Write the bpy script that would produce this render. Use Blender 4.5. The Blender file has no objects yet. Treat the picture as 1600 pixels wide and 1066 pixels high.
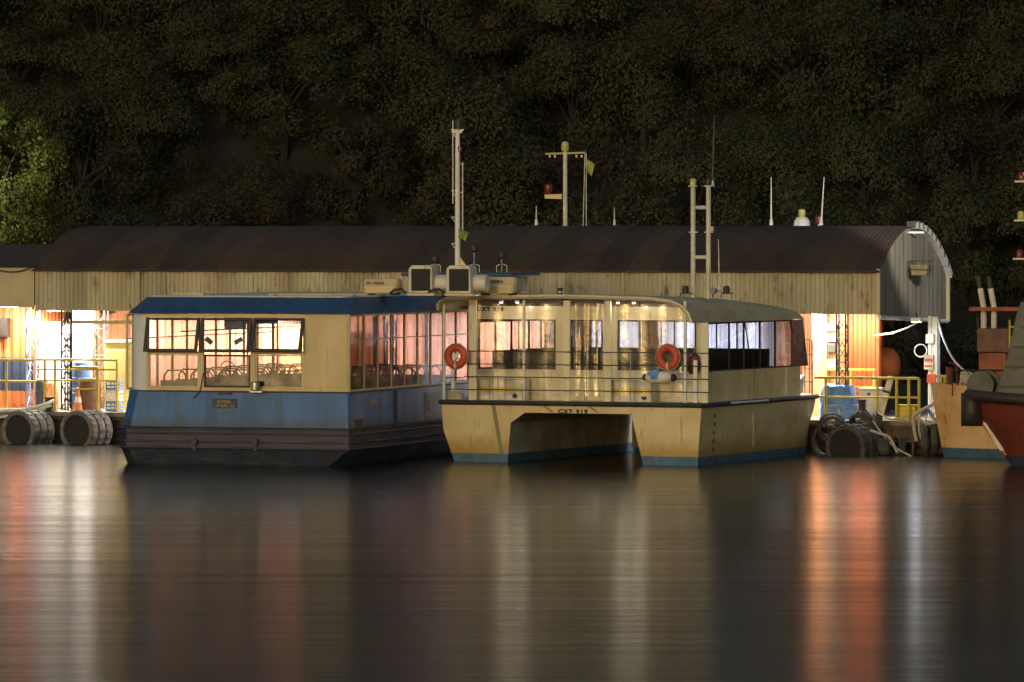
import bpy, math, random
from mathutils import Vector, Matrix
random.seed(7)
R = math.radians
SC = bpy.context.scene
COL = SC.collection

# ------------------------------------------------------------------ camera, sky, sun, exposure
FPX = 8400.0                     # focal length in photo pixels (1600 wide)
CAMZ, CAMD, HOR = 6.4, 150.0, 370.0
cam = bpy.data.objects.new('camera', bpy.data.cameras.new('camera'))
COL.objects.link(cam)
cam.location = (0, -CAMD, CAMZ); cam.rotation_euler = (R(90), 0, 0)
cam.data.sensor_width = 36; cam.data.lens = FPX / 1600 * 36
cam.data.shift_y = -(533 - HOR) / 1600
cam.data.clip_end = 3000; cam.data.clip_start = 1
SC.camera = cam

SUN_EL, SUN_AZ = 9.0, 20.0       # low warm light from behind the camera, from the left
wd = bpy.data.worlds.new('World'); SC.world = wd; wd.use_nodes = True
nt = wd.node_tree; nt.nodes.clear()
sky = nt.nodes.new('ShaderNodeTexSky'); sky.sky_type = 'NISHITA'; sky.sun_disc = False
sky.sun_elevation = R(SUN_EL); sky.sun_rotation = R(180 + SUN_AZ)
tint = nt.nodes.new('ShaderNodeMix'); tint.data_type = 'RGBA'; tint.blend_type = 'MULTIPLY'
tint.inputs[0].default_value = 1
tint.inputs[7].default_value = (1.0, .98, .90, 1)
bg = nt.nodes.new('ShaderNodeBackground'); bg.inputs[1].default_value = 0.12
out = nt.nodes.new('ShaderNodeOutputWorld')
nt.links.new(sky.outputs[0], tint.inputs[6]); nt.links.new(tint.outputs[2], bg.inputs[0]); nt.links.new(bg.outputs[0], out.inputs[0])

sl = bpy.data.lights.new('sun', 'SUN'); sl.energy = 0.40; sl.angle = R(2.0); sl.color = (1, .87, .60)
so = bpy.data.objects.new('sun', sl); COL.objects.link(so)
so.location = (-60, -120, 40)
so.rotation_euler = (R(90 - SUN_EL), 0, R(-SUN_AZ))

SC.view_settings.view_transform = 'Standard'; SC.view_settings.look = 'None'
SC.view_settings.exposure = 0; SC.view_settings.gamma = 1
SC.view_settings.use_curve_mapping = False
SC.render.engine = 'CYCLES'
SC.cycles.use_denoising = True
SC.cycles.max_bounces = 10; SC.cycles.transparent_max_bounces = 24
SC.cycles.caustics_reflective = False; SC.cycles.caustics_refractive = False
SC.cycles.sample_clamp_indirect = 12

# ------------------------------------------------------------------ measuring
class Frame:
    """a ground frame: u runs right along the quay, v away from the camera"""
    def __init__(s, ox, oy, th):
        s.ox, s.oy, s.th = ox, oy, R(th); s.c, s.s = math.cos(s.th), math.sin(s.th)
    def u(s, px, v=0.0):
        k = (px - 800) / FPX
        return (k * (CAMD + s.oy + v * s.c) - s.ox - v * s.s) / (s.c + k * s.s)
    def d(s, u, v): return CAMD + s.oy - u * s.s + v * s.c
    def z(s, px, py, v=0.0):
        return CAMZ - (py - HOR) * s.d(s.u(px, v), v) / FPX
    def v_at(s, px, u=0.0):
        k = (px - 800) / FPX
        return (k * (CAMD + s.oy - u * s.s) - s.ox - u * s.c) / (s.s - k * s.c)
    def w(s, u, v, z=0.0):
        return Vector((s.ox + u * s.c + v * s.s, s.oy - u * s.s + v * s.c, z))
Q = Frame(0, 0, 18)              # quay and shed
B = Frame(-4.525, -.95, 18)      # blue boat, origin at its near right corner
C = Frame(5.18, 0, 24)           # catamaran, origin at its right stern corner

# ------------------------------------------------------------------ materials
def lin(h):
    return tuple(((x / 255) / 12.92 if x / 255 <= .04045 else ((x / 255 + .055) / 1.055) ** 2.4) for x in h)
def mat(name, col, rough=.5, metal=0.0, col2=None, amt=.5, scale=(1, 1, 1), nscale=3.0, bump=0.0, bscale=20, rust=None, rust_amt=.0, rust_scale=(3, 3, .35), spec=.5, coat=0.0, emit=None, estr=0, panels=0, pvar=.3, zstain=None):
    m = bpy.data.materials.new(name); m.use_nodes = True
    n = m.node_tree; p = n.nodes['Principled BSDF']
    p.inputs['Roughness'].default_value = rough; p.inputs['Metallic'].default_value = metal
    p.inputs['Base Color'].default_value = (*col, 1)
    p.inputs['Specular IOR Level'].default_value = spec
    p.inputs['Coat Weight'].default_value = coat
    if emit:
        p.inputs['Emission Color'].default_value = (*emit, 1); p.inputs['Emission Strength'].default_value = estr
    tc = n.nodes.new('ShaderNodeTexCoord')
    last = None
    if col2 is not None:
        mp = n.nodes.new('ShaderNodeMapping'); mp.inputs['Scale'].default_value = scale
        nz = n.nodes.new('ShaderNodeTexNoise'); nz.inputs['Scale'].default_value = nscale; nz.inputs['Detail'].default_value = 6
        rp = n.nodes.new('ShaderNodeValToRGB'); rp.color_ramp.elements[0].position = .5 - .25 * (1.2 - amt); rp.color_ramp.elements[1].position = .62
        rp.color_ramp.elements[0].color = (*col2, 1); rp.color_ramp.elements[1].color = (*col, 1)
        n.links.new(tc.outputs['Object'], mp.inputs[0]); n.links.new(mp.outputs[0], nz.inputs[0])
        n.links.new(nz.outputs[0], rp.inputs[0]); n.links.new(rp.outputs[0], p.inputs['Base Color'])
        last = rp.outputs[0]
        mr = n.nodes.new('ShaderNodeMapRange'); mr.inputs[3].default_value = min(1, rough + .2); mr.inputs[4].default_value = max(.05, rough - .1)
        n.links.new(nz.outputs[0], mr.inputs[0]); n.links.new(mr.outputs[0], p.inputs['Roughness'])
    if rust is not None:
        mp = n.nodes.new('ShaderNodeMapping'); mp.inputs['Scale'].default_value = rust_scale
        nz = n.nodes.new('ShaderNodeTexNoise'); nz.inputs['Scale'].default_value = 2.2; nz.inputs['Detail'].default_value = 9; nz.inputs['Roughness'].default_value = .65
        rp = n.nodes.new('ShaderNodeValToRGB'); rp.color_ramp.elements[0].position = .62 - .3 * rust_amt; rp.color_ramp.elements[1].position = .72 - .2 * rust_amt
        rp.color_ramp.elements[0].color = (0, 0, 0, 1); rp.color_ramp.elements[1].color = (1, 1, 1, 1)
        mx = n.nodes.new('ShaderNodeMix'); mx.data_type = 'RGBA'
        n.links.new(tc.outputs['Object'], mp.inputs[0]); n.links.new(mp.outputs[0], nz.inputs[0]); n.links.new(nz.outputs[0], rp.inputs[0])
        n.links.new(rp.outputs[0], mx.inputs[0])
        if last: n.links.new(last, mx.inputs[6])
        else: mx.inputs[6].default_value = (*col, 1)
        mx.inputs[7].default_value = (*rust, 1)
        n.links.new(mx.outputs[2], p.inputs['Base Color'])
    if zstain:
        src = p.inputs['Base Color'].links[0].from_socket
        sz = n.nodes.new('ShaderNodeSeparateXYZ'); n.links.new(tc.outputs['Object'], sz.inputs[0])
        nz = n.nodes.new('ShaderNodeTexNoise'); nz.inputs['Scale'].default_value = 2.5; nz.inputs['Detail'].default_value = 7; n.links.new(tc.outputs['Object'], nz.inputs[0])
        ad = n.nodes.new('ShaderNodeMath'); ad.operation = 'MULTIPLY_ADD'; ad.inputs[1].default_value = -.55
        n.links.new(nz.outputs[0], ad.inputs[0]); n.links.new(sz.outputs[2], ad.inputs[2])
        mr = n.nodes.new('ShaderNodeMapRange'); mr.inputs[1].default_value = zstain[0] - .27; mr.inputs[2].default_value = zstain[1] - .27; mr.inputs[3].default_value = .85; mr.inputs[4].default_value = 0
        n.links.new(ad.outputs[0], mr.inputs[0])
        mx = n.nodes.new('ShaderNodeMix'); mx.data_type = 'RGBA'; mx.inputs[7].default_value = (*zstain[2], 1)
        n.links.new(mr.outputs[0], mx.inputs[0]); n.links.new(src, mx.inputs[6]); n.links.new(mx.outputs[2], p.inputs['Base Color'])
    if panels:
        src = p.inputs['Base Color'].links[0].from_socket if p.inputs['Base Color'].links else None
        sx = n.nodes.new('ShaderNodeSeparateXYZ'); dv = n.nodes.new('ShaderNodeMath'); dv.operation = 'DIVIDE'; dv.inputs[1].default_value = panels
        fl = n.nodes.new('ShaderNodeMath'); fl.operation = 'FLOOR'; wn = n.nodes.new('ShaderNodeTexWhiteNoise'); wn.noise_dimensions = '1D'
        mr = n.nodes.new('ShaderNodeMapRange'); mr.inputs[3].default_value = 1 - pvar; mr.inputs[4].default_value = 1 + pvar * .6
        hs = n.nodes.new('ShaderNodeHueSaturation')
        n.links.new(tc.outputs['Object'], sx.inputs[0]); n.links.new(sx.outputs[0], dv.inputs[0]); n.links.new(dv.outputs[0], fl.inputs[0]); n.links.new(fl.outputs[0], wn.inputs['W'])
        n.links.new(wn.outputs[0], mr.inputs[0]); n.links.new(mr.outputs[0], hs.inputs['Value'])
        if src: n.links.new(src, hs.inputs['Color'])
        else: hs.inputs['Color'].default_value = (*col, 1)
        n.links.new(hs.outputs[0], p.inputs['Base Color'])
    if bump:
        nz = n.nodes.new('ShaderNodeTexNoise'); nz.inputs['Scale'].default_value = bscale; nz.inputs['Detail'].default_value = 4
        bp = n.nodes.new('ShaderNodeBump'); bp.inputs['Strength'].default_value = bump; bp.inputs['Distance'].default_value = .02
        n.links.new(tc.outputs['Object'], nz.inputs[0]); n.links.new(nz.outputs[0], bp.inputs['Height']); n.links.new(bp.outputs[0], p.inputs['Normal'])
    return m
def glass(name, tintc, refl=.10, rough=.02, wave=0.0, wscale=2.0):
    m = bpy.data.materials.new(name); m.use_nodes = True
    n = m.node_tree; n.nodes.clear()
    t = n.nodes.new('ShaderNodeBsdfTransparent'); t.inputs[0].default_value = (*tintc, 1)
    g = n.nodes.new('ShaderNodeBsdfGlossy'); g.inputs['Roughness'].default_value = rough
    mx = n.nodes.new('ShaderNodeMixShader'); o = n.nodes.new('ShaderNodeOutputMaterial')
    tc = n.nodes.new('ShaderNodeTexCoord'); nz = n.nodes.new('ShaderNodeTexNoise'); nz.inputs['Scale'].default_value = wscale; nz.inputs['Detail'].default_value = 3
    n.links.new(tc.outputs['Object'], nz.inputs[0])
    mr = n.nodes.new('ShaderNodeMapRange'); mr.inputs[1].default_value = .35; mr.inputs[2].default_value = .7
    mr.inputs[3].default_value = refl * .6; mr.inputs[4].default_value = refl * 1.5
    n.links.new(nz.outputs[0], mr.inputs[0]); n.links.new(mr.outputs[0], mx.inputs[0])
    if wave:
        bp = n.nodes.new('ShaderNodeBump'); bp.inputs['Strength'].default_value = wave; bp.inputs['Distance'].default_value = .05
        n.links.new(nz.outputs[0], bp.inputs['Height']); n.links.new(bp.outputs[0], g.inputs['Normal'])
    n.links.new(t.outputs[0], mx.inputs[1]); n.links.new(g.outputs[0], mx.inputs[2]); n.links.new(mx.outputs[0], o.inputs[0])
    return m
def glow(name, c, s):
    m = bpy.data.materials.new(name); m.use_nodes = True
    n = m.node_tree; n.nodes.clear()
    e = n.nodes.new('ShaderNodeEmission'); e.inputs[0].default_value = (*c, 1); e.inputs[1].default_value = s
    o = n.nodes.new('ShaderNodeOutputMaterial'); n.links.new(e.outputs[0], o.inputs[0]); return m

M = {}
M['blue'] = mat('blue_paint', (.036, .145, .39), .42, col2=(.027, .105, .28), scale=(1, 1, .3), nscale=1.6, rust=(.06, .10, .14), rust_amt=.22, rust_scale=(2.0, 2.0, .16), coat=.1, zstain=(1.08, 1.42, (.035, .06, .085)), bump=.35, bscale=1.8)
M['roofblue'] = mat('dark_blue_roof_paint', (.020, .065, .17), .5, col2=(.014, .045, .11), nscale=2, bump=.1, bscale=8)
M['strake'] = mat('dark_rubber_strake', (.036, .034, .066), .5, col2=(.020, .019, .036), scale=(.4, .4, 3), nscale=2, bump=.2)
M['hullblue'] = mat('dark_blue_bottom', (.016, .026, .06), .5, col2=(.010, .014, .028), nscale=2, rust=(.05, .06, .04), rust_amt=.3, rust_scale=(.6, .6, 4))
M['cream'] = mat('cream_paint', (.60, .48, .25), .42, col2=(.50, .38, .18), scale=(1, 1, .5), nscale=1.2, rust=(.34, .24, .10), rust_amt=.05, rust_scale=(4, 4, .25), coat=.15)
M['creamhull'] = mat('cream_hull_paint', (.67, .56, .31), .30, col2=(.55, .43, .20), scale=(.6, .6, .8), nscale=1.3, rust=(.36, .24, .08), rust_amt=.16, rust_scale=(2.5, 2.5, .3), coat=.3, zstain=(.34, .78, (.36, .21, .035)), bump=.35, bscale=1.6)
M['deckcream'] = mat('pale_cream_deck_paint', (.74, .68, .50), .24, col2=(.64, .56, .37), scale=(1, 1, .5), nscale=1.2, rust=(.36, .26, .12), rust_amt=.1, rust_scale=(4, 4, .25), coat=.6)
M['white'] = mat('white_paint', (.74, .73, .70), .42, col2=(.62, .60, .55), nscale=2, rust=(.4, .33, .22), rust_amt=.02)
M['offwhite'] = mat('weathered_white_paint', (.66, .63, .55), .45, col2=(.5, .46, .38), nscale=2.5, rust=(.35, .27, .16), rust_amt=.1)
M['grille'] = mat('matt_black', (.013, .011, .009), .7)
M['black'] = mat('black_frame', (.025, .02, .018), .5, col2=(.04, .03, .02), nscale=4)
M['dark'] = mat('dark_metal', (.05, .048, .045), .5, .3, col2=(.03, .028, .026), nscale=5)
M['steel'] = mat('galvanised_steel', (.45, .45, .44), .35, .8, col2=(.3, .3, .3), nscale=6)
M['rubber'] = mat('tyre_rubber', (.045, .043, .04), .7, col2=(.11, .105, .095), amt=.2, nscale=5, bump=.5, bscale=40)
M['sheet'] = mat('cream_corrugated_sheet', (.42, .385, .27), .5, .15, col2=(.33, .28, .17), scale=(1, 1, .25), nscale=.9, rust=(.16, .10, .04), rust_amt=.26, rust_scale=(1.2, 1.2, .45), panels=.87, pvar=.22)
M['panel'] = mat('flat_cream_panel', (.45, .39, .24), .55, col2=(.37, .31, .18), nscale=1)
M['rust'] = mat('rusty_brown_roof', (.058, .036, .020), .8, col2=(.034, .022, .013), scale=(1, .6, 1), nscale=.6, bump=.3, rust=(.075, .034, .018), rust_amt=.35, rust_scale=(.5, .3, .5), panels=1.02, pvar=.3)
M['grey'] = mat('grey_gable_sheet', (.27, .245, .20), .55, .05, col2=(.17, .145, .105), scale=(1, 1, .2), nscale=1.5, rust=(.2, .16, .1), rust_amt=.05)
M['orange'] = mat('orange_corrugated_steel', (.68, .185, .055), .5, col2=(.55, .14, .045), scale=(1, 1, .3), nscale=1.5, rust=(.22, .07, .03), rust_amt=.12)
M['salmon'] = mat('faded_orange_cladding', (.76, .36, .18), .55, col2=(.68, .34, .19), scale=(1, 1, .3), nscale=1, rust=(.3, .12, .06), rust_amt=.1)
M['navy'] = mat('navy_band', (.03, .045, .09), .5, col2=(.02, .03, .06), nscale=3)
M['yellow'] = mat('yellow_rail_paint', (.62, .50, .06), .4, col2=(.5, .38, .05), nscale=5, rust=(.25, .12, .04), rust_amt=.15, rust_scale=(4, 4, 4))
M['timber'] = mat('rusty_dock_face', (.10, .07, .045), .8, col2=(.05, .035, .025), scale=(1, 1, .3), nscale=3, bump=.4, rust=(.17, .09, .035), rust_amt=.3)
M['deck'] = mat('worn_dock_deck', (.30, .27, .22), .8, col2=(.2, .17, .13), nscale=2, bump=.3)
M['rope'] = mat('pale_rope', (.55, .50, .40), .85, col2=(.38, .33, .24), nscale=30, bump=.6, bscale=90)
M['redring'] = mat('orange_red_lifebuoy', (.55, .085, .03), .5, col2=(.42, .06, .025), nscale=5)
M['redhull'] = mat('red_brown_hull', (.17, .035, .02), .5, col2=(.11, .022, .014), nscale=1.3, rust=(.10, .03, .015), rust_amt=.3)
M['orangehull'] = mat('faded_orange_hull', (.72, .50, .26), .5, col2=(.62, .34, .12), nscale=1.2, rust=(.35, .14, .04), rust_amt=.2)
M['bluestripe'] = mat('blue_waterline_paint', (.05, .14, .24), .45, col2=(.03, .09, .15), nscale=3, rust=(.10, .11, .07), rust_amt=.3, rust_scale=(.6, .6, 4))
M['darkseat'] = mat('black_seat_vinyl', (.03, .026, .028), .6, col2=(.02, .018, .02), nscale=4)
M['seat'] = mat('dark_seat_vinyl', (.08, .066, .085), .5, col2=(.055, .045, .06), nscale=4)
M['ltblue'] = mat('blue_tarpaulin', (.12, .27, .62), .55, col2=(.08, .18, .48), nscale=3, bump=.6, bscale=5)
M['tunnel'] = mat('grey_tunnel_paint', (.46, .44, .40), .32, col2=(.26, .25, .22), nscale=1.2, coat=.3)
M['glass'] = glass('clear_window_glass', (.80, .79, .80), .06)
M['glassdim'] = glass('dirty_window_glass', (.44, .38, .43), .16, .08)
M['glassdark'] = glass('tinted_cabin_glass', (.52, .54, .62), .14, .05)
M['curtain'] = glass('clear_plastic_sheet', (.95, .94, .91), .10, .14, .55, 1.6)
M['lamp'] = glow('lit_tube', (1, .96, .88), 30)
M['lampdim'] = glow('dim_lens', (.95, .97, 1), 5)
M['lampwarm'] = glow('lit_downlight', (1, .86, .6), 5)
M['lampy'] = mat('yellow_lantern_glass', (.55, .5, .2), .2, col2=(.4, .36, .1), nscale=5)
M['lampred'] = mat('red_lantern_glass', (.13, .018, .014), .2, col2=(.15, .02, .02), nscale=5)
M['flag'] = mat('yellow_green_flag', (.40, .40, .05), .7, col2=(.08, .2, .06), nscale=4)
M['brown'] = mat('brown_crate', (.16, .07, .04), .6, col2=(.1, .05, .03), nscale=4)
M['darkred'] = mat('dark_red_pane', (.14, .035, .02), .25, col2=(.1, .025, .015), nscale=2)
M['olive'] = mat('grey_green_paint', (.10, .10, .075), .5, col2=(.065, .065, .05), nscale=2)
M['hillsoil'] = mat('hillside_soil', (.018, .018, .009), .9, col2=(.012, .011, .006), nscale=.6, bump=.5, bscale=2)

def leafmat(name, a, b, c):
    m = bpy.data.materials.new(name); m.use_nodes = True
    n = m.node_tree; p = n.nodes['Principled BSDF']; p.inputs['Roughness'].default_value = .6
    p.inputs['Specular IOR Level'].default_value = .1
    tc = n.nodes.new('ShaderNodeTexCoord'); nz = n.nodes.new('ShaderNodeTexNoise'); nz.inputs['Scale'].default_value = 1.1; nz.inputs['Detail'].default_value = 5
    oi = n.nodes.new('ShaderNodeObjectInfo')
    rp = n.nodes.new('ShaderNodeValToRGB'); rp.color_ramp.elements[0].position = .35; rp.color_ramp.elements[1].position = .68
    rp.color_ramp.elements[0].color = (*a, 1); rp.color_ramp.elements[1].color = (*b, 1)
    mx = n.nodes.new('ShaderNodeMix'); mx.data_type = 'RGBA'; mx.inputs[7].default_value = (*c, 1)
    mr = n.nodes.new('ShaderNodeMapRange'); mr.inputs[4].default_value = .75
    n.links.new(oi.outputs['Random'], mr.inputs[0]); n.links.new(mr.outputs[0], mx.inputs[0])
    n.links.new(tc.outputs['Object'], nz.inputs[0]); n.links.new(nz.outputs[0], rp.inputs[0])
    n.links.new(rp.outputs[0], mx.inputs[6]); n.links.new(mx.outputs[2], p.inputs['Base Color'])
    tr = n.nodes.new('ShaderNodeBsdfTranslucent'); ms = n.nodes.new('ShaderNodeMixShader'); ms.inputs[0].default_value = .45
    n.links.new(mx.outputs[2], tr.inputs[0]); n.links.new(p.outputs[0], ms.inputs[1]); n.links.new(tr.outputs[0], ms.inputs[2]); n.links.new(ms.outputs[0], n.nodes['Material Output'].inputs[0])
    return m
M['leafgreen'] = leafmat('dark_green_leaves', (.050, .056, .028), (.094, .100, .048), (.066, .064, .036))
M['leafbrown'] = leafmat('brownish_leaves', (.060, .050, .030), (.102, .086, .050), (.056, .050, .032))
M['leafolive'] = leafmat('yellow_green_leaves', (.05, .065, .016), (.17, .18, .045), (.10, .115, .03))
M['lampbox'] = mat('rusty_yellow_box', (.16, .13, .05), .5, col2=(.07, .05, .02), nscale=6)
M['dullorange'] = mat('dull_orange_paint', (.34, .085, .03), .6, col2=(.24, .06, .025), nscale=2, rust=(.12, .05, .03), rust_amt=.3)
M['seamblue'] = mat('dark_blue_seam', (.03, .08, .17), .5)
M['redorange'] = mat('red_orange_container_paint', (.60, .19, .062), .5, col2=(.48, .14, .046), scale=(1, 1, .3), nscale=1.5, rust=(.18, .05, .025), rust_amt=.15)
M['deeporange'] = mat('deep_orange_container_paint', (.56, .125, .034), .5, col2=(.44, .09, .026), scale=(1, 1, .3), nscale=1.5, rust=(.25, .07, .03), rust_amt=.15)
M['pink'] = mat('faded_salmon_paint', (.74, .40, .27), .5, col2=(.62, .29, .17), scale=(2.2, 1, .15), nscale=1.5, rust=(.3, .13, .08), rust_amt=.2)
M['whitepanel_lit'] = mat('lit_white_corner_paint', (.84, .86, .90), .45, col2=(.76, .77, .79), nscale=2)  # white lightened to stand in for the white light on the corner
M['roofbeige'] = mat('dull_beige_roof_paint', (.50, .41, .27), .75, col2=(.40, .31, .18), scale=(1, .4, 1), nscale=1.5, rust=(.3, .22, .12), rust_amt=.15, spec=.2)
M['boardorange'] = mat('pale_orange_board', (.74, .30, .13), .5, col2=(.66, .25, .10), nscale=2)
M['bark'] = mat('bark', (.016, .013, .009), .9, col2=(.010, .008, .006), nscale=6, bump=.6)

# ------------------------------------------------------------------ mesh building
class MB:
    def __init__(s): s.v, s.f = [], []
    def add(s, vs, fs):
        b = len(s.v); s.v += [tuple(x) for x in vs]; s.f += [tuple(b + i for i in f) for f in fs]; return s
    def box(s, x0, x1, y0, y1, z0, z1):
        if x0 > x1: x0, x1 = x1, x0
        if y0 > y1: y0, y1 = y1, y0
        if z0 > z1: z0, z1 = z1, z0
        return s.add([(x0,y0,z0),(x1,y0,z0),(x1,y1,z0),(x0,y1,z0),(x0,y0,z1),(x1,y0,z1),(x1,y1,z1),(x0,y1,z1)],
                     [(3,2,1,0),(4,5,6,7),(0,1,5,4),(1,2,6,5),(2,3,7,6),(3,0,4,7)])
    def obox(s, c, size, mtx):
        hx, hy, hz = [q / 2 for q in size]; c = Vector(c)
        vs = [c + mtx @ Vector((x*hx, y*hy, z*hz)) for x, y, z in [(-1,-1,-1),(1,-1,-1),(1,1,-1),(-1,1,-1),(-1,-1,1),(1,-1,1),(1,1,1),(-1,1,1)]]
        return s.add(vs, [(3,2,1,0),(4,5,6,7),(0,1,5,4),(1,2,6,5),(2,3,7,6),(3,0,4,7)])
    def loft(s, rings, closed=True, cap=True):
        n = len(rings[0]); vs = [p for r in rings for p in r]; fs = []
        for i in range(len(rings) - 1):
            for j in range(n if closed else n - 1):
                k = (j + 1) % n
                fs.append((i*n+j, i*n+k, (i+1)*n+k, (i+1)*n+j))
        if cap and closed:
            fs.append(tuple(reversed(range(n)))); fs.append(tuple((len(rings)-1)*n + j for j in range(n)))
        return s.add(vs, fs)
    def tube(s, pts, r, n=8):
        pts = [Vector(p) for p in pts]; rings = []
        rr = r if isinstance(r, (list, tuple)) else [r] * len(pts)
        t0 = (pts[1] - pts[0]).normalized()
        up = Vector((0, 0, 1)) if abs(t0.z) < .9 else Vector((1, 0, 0))
        a = t0.cross(up).normalized()
        for i, p in enumerate(pts):
            t = (pts[min(i+1, len(pts)-1)] - pts[max(i-1, 0)]).normalized()
            a = (a - t * a.dot(t))
            a = a.normalized() if a.length > 1e-5 else t.orthogonal().normalized()
            b = t.cross(a)
            rings.append([p + (a * math.cos(2*math.pi*j/n) + b * math.sin(2*math.pi*j/n)) * rr[i] for j in range(n)])
        return s.loft(rings)
    def lathe(s, prof, c=(0,0,0), axis=(0,0,1), n=24):
        ax = Vector(axis).normalized(); a = ax.orthogonal().normalized(); b = ax.cross(a); c = Vector(c)
        rings = [[c + ax*h + (a*math.cos(2*math.pi*j/n) + b*math.sin(2*math.pi*j/n)) * r for j in range(n)] for r, h in prof]
        return s.loft(rings, True, True)
    def torus(s, c, axis, R0, r, n=28, m=10, a0=0, a1=2*math.pi):
        ax = Vector(axis).normalized(); a = ax.orthogonal().normalized(); b = ax.cross(a); c = Vector(c)
        full = abs(a1 - a0 - 2*math.pi) < 1e-4
        rings = []
        for i in range(n if full else n + 1):
            t = a0 + (a1 - a0) * i / n; d = a*math.cos(t) + b*math.sin(t)
            rings.append([c + d*(R0 + r*math.cos(2*math.pi*j/m)) + ax*(r*math.sin(2*math.pi*j/m)) for j in range(m)])
        if full: rings.append(rings[0])
        return s.loft(rings, True, not full)
    def prism(s, poly, axis, a0, a1):
        def p3(p, a):
            if axis == 'y': return (p[0], a, p[1])
            if axis == 'x': return (a, p[0], p[1])
            return (p[0], p[1], a)
        return s.loft([[p3(p, a0) for p in poly], [p3(p, a1) for p in poly]])
    def build(s, name, m, parent=None, smooth=False, bevel=0, seg=2, merge=False):
        me = bpy.data.meshes.new(name); me.from_pydata(s.v, [], s.f)
        me.validate(); me.update()
        import bmesh
        bm = bmesh.new(); bm.from_mesh(me)
        if merge: bmesh.ops.remove_doubles(bm, verts=bm.verts, dist=1e-4)
        bmesh.ops.recalc_face_normals(bm, faces=bm.faces); bm.to_mesh(me); bm.free()
        if smooth:
            me.polygons.foreach_set('use_smooth', [True] * len(me.polygons))
        me.materials.append(M[m] if isinstance(m, str) else m)
        o = bpy.data.objects.new(name, me); COL.objects.link(o)
        if parent: o.parent = parent
        if smooth:
            try: me.set_sharp_from_angle(angle=R(40))
            except Exception: pass
        if bevel:
            md = o.modifiers.new('bevel', 'BEVEL'); md.width = bevel; md.segments = seg; md.limit_method = 'ANGLE'; md.angle_limit = R(40)
        return o
def tag(o, label, cat, group=None, kind=None):
    if label: o['label'] = label
    if cat: o['category'] = cat
    if group: o['group'] = group
    if kind: o['kind'] = kind
    return o
def thing(name, label, cat, F, u, v, z=0.0, group=None, rot=0.0):
    o = bpy.data.objects.new(name, None); COL.objects.link(o)
    o.empty_display_size = .2
    o.location = F.w(u, v, z); o.rotation_euler = (0, 0, -F.th + R(rot))
    return tag(o, label, cat, group)
def copy_tree(o, parent=None):
    c = o.copy(); COL.objects.link(c)
    if parent: c.parent = parent
    for ch in list(o.children): copy_tree(ch, c)
    return c
def lettering(txt, size, parent, loc, m, rot=(90, 0, 0), name='lettering', align='CENTER', sx=1.0):
    cu = bpy.data.curves.new(name, 'FONT'); cu.body = txt; cu.size = size; cu.align_x = align; cu.align_y = 'CENTER'; cu.extrude = .004; cu.offset = .010 * size / .15; cu.space_character = 1.28
    cu.materials.append(M[m]); o = bpy.data.objects.new(name, cu); COL.objects.link(o)
    me = bpy.data.meshes.new_from_object(o); me.materials.clear(); me.materials.append(M[m]); bpy.data.objects.remove(o); o = bpy.data.objects.new(name, me); COL.objects.link(o); o.parent = parent; o.location = loc
    o.rotation_euler = tuple(R(a) for a in rot); o.scale = (sx, 1, 1); return o
def worn_marks(parent, a0, a1, b0, b1, plane, m, n, seed, side=False):
    """a line of worn letters too weathered to read: n upright glyph-like groups of strokes"""
    rnd = random.Random(seed); mb = MB(); w = (a1 - a0) / n; b0, b1 = min(b0, b1), max(b0, b1); h = b1 - b0
    for i in range(n):
        if rnd.random() < .12: continue
        x = a0 + i * w; e = w * .2; st = h * .22; q = []
        if rnd.random() < .85: q.append((x, x + e, b0, b1))
        if rnd.random() < .6: q.append((x + w * .6, x + w * .6 + e, b0, b1))
        for k in (0, .39, .78):
            if rnd.random() < .6: q.append((x, x + w * .8, b0 + h * k, b0 + h * k + st))
        for j, (p, r_, s_, t_) in enumerate(q):
            g = .0006 * j
            if side: mb.box(plane, plane + .006 + g, s_, t_, p, r_)
            else: mb.box(p, r_, plane - .006 - g, plane, s_, t_)
    if mb.v: mb.build('worn_lettering', m, parent)
def corrugated(mb, u0, u1, v, z0, z1, pitch, amp, sharp=True, ztop=None, axis='u'):
    """a ribbed upright sheet; ztop(u) may bend its top edge"""
    n = max(2, int(round(abs(u1 - u0) / pitch))); p = (u1 - u0) / n; pr = []
    for i in range(n):
        a = u0 + i * p
        pr += [(a, 0), (a + p*.32, 0), (a + p*.5, -1), (a + p*.82, -1)] if sharp else [(a, 0), (a + p*.25, -.7), (a + p*.5, -1), (a + p*.75, -.7)]
    pr.append((u1, 0))
    vs, fs = [], []
    for a, q in pr:
        zt = ztop(a) if ztop else z1
        zb = z0(a) if callable(z0) else z0
        if axis == 'u': vs += [(a, v + amp*q, zb), (a, v + amp*q, zt)]
        else: vs += [(v - amp*q, a, zb), (v - amp*q, a, zt)]
    for i in range(len(pr) - 1): fs.append((2*i, 2*i+2, 2*i+3, 2*i+1))
    mb.add(vs, fs); return mb
def sag(a, b, drop, n=14):
    a, b = Vector(a), Vector(b)
    return [a.lerp(b, i/n) - Vector((0, 0, drop * 4 * (i/n) * (1 - i/n))) for i in range(n + 1)]

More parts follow.
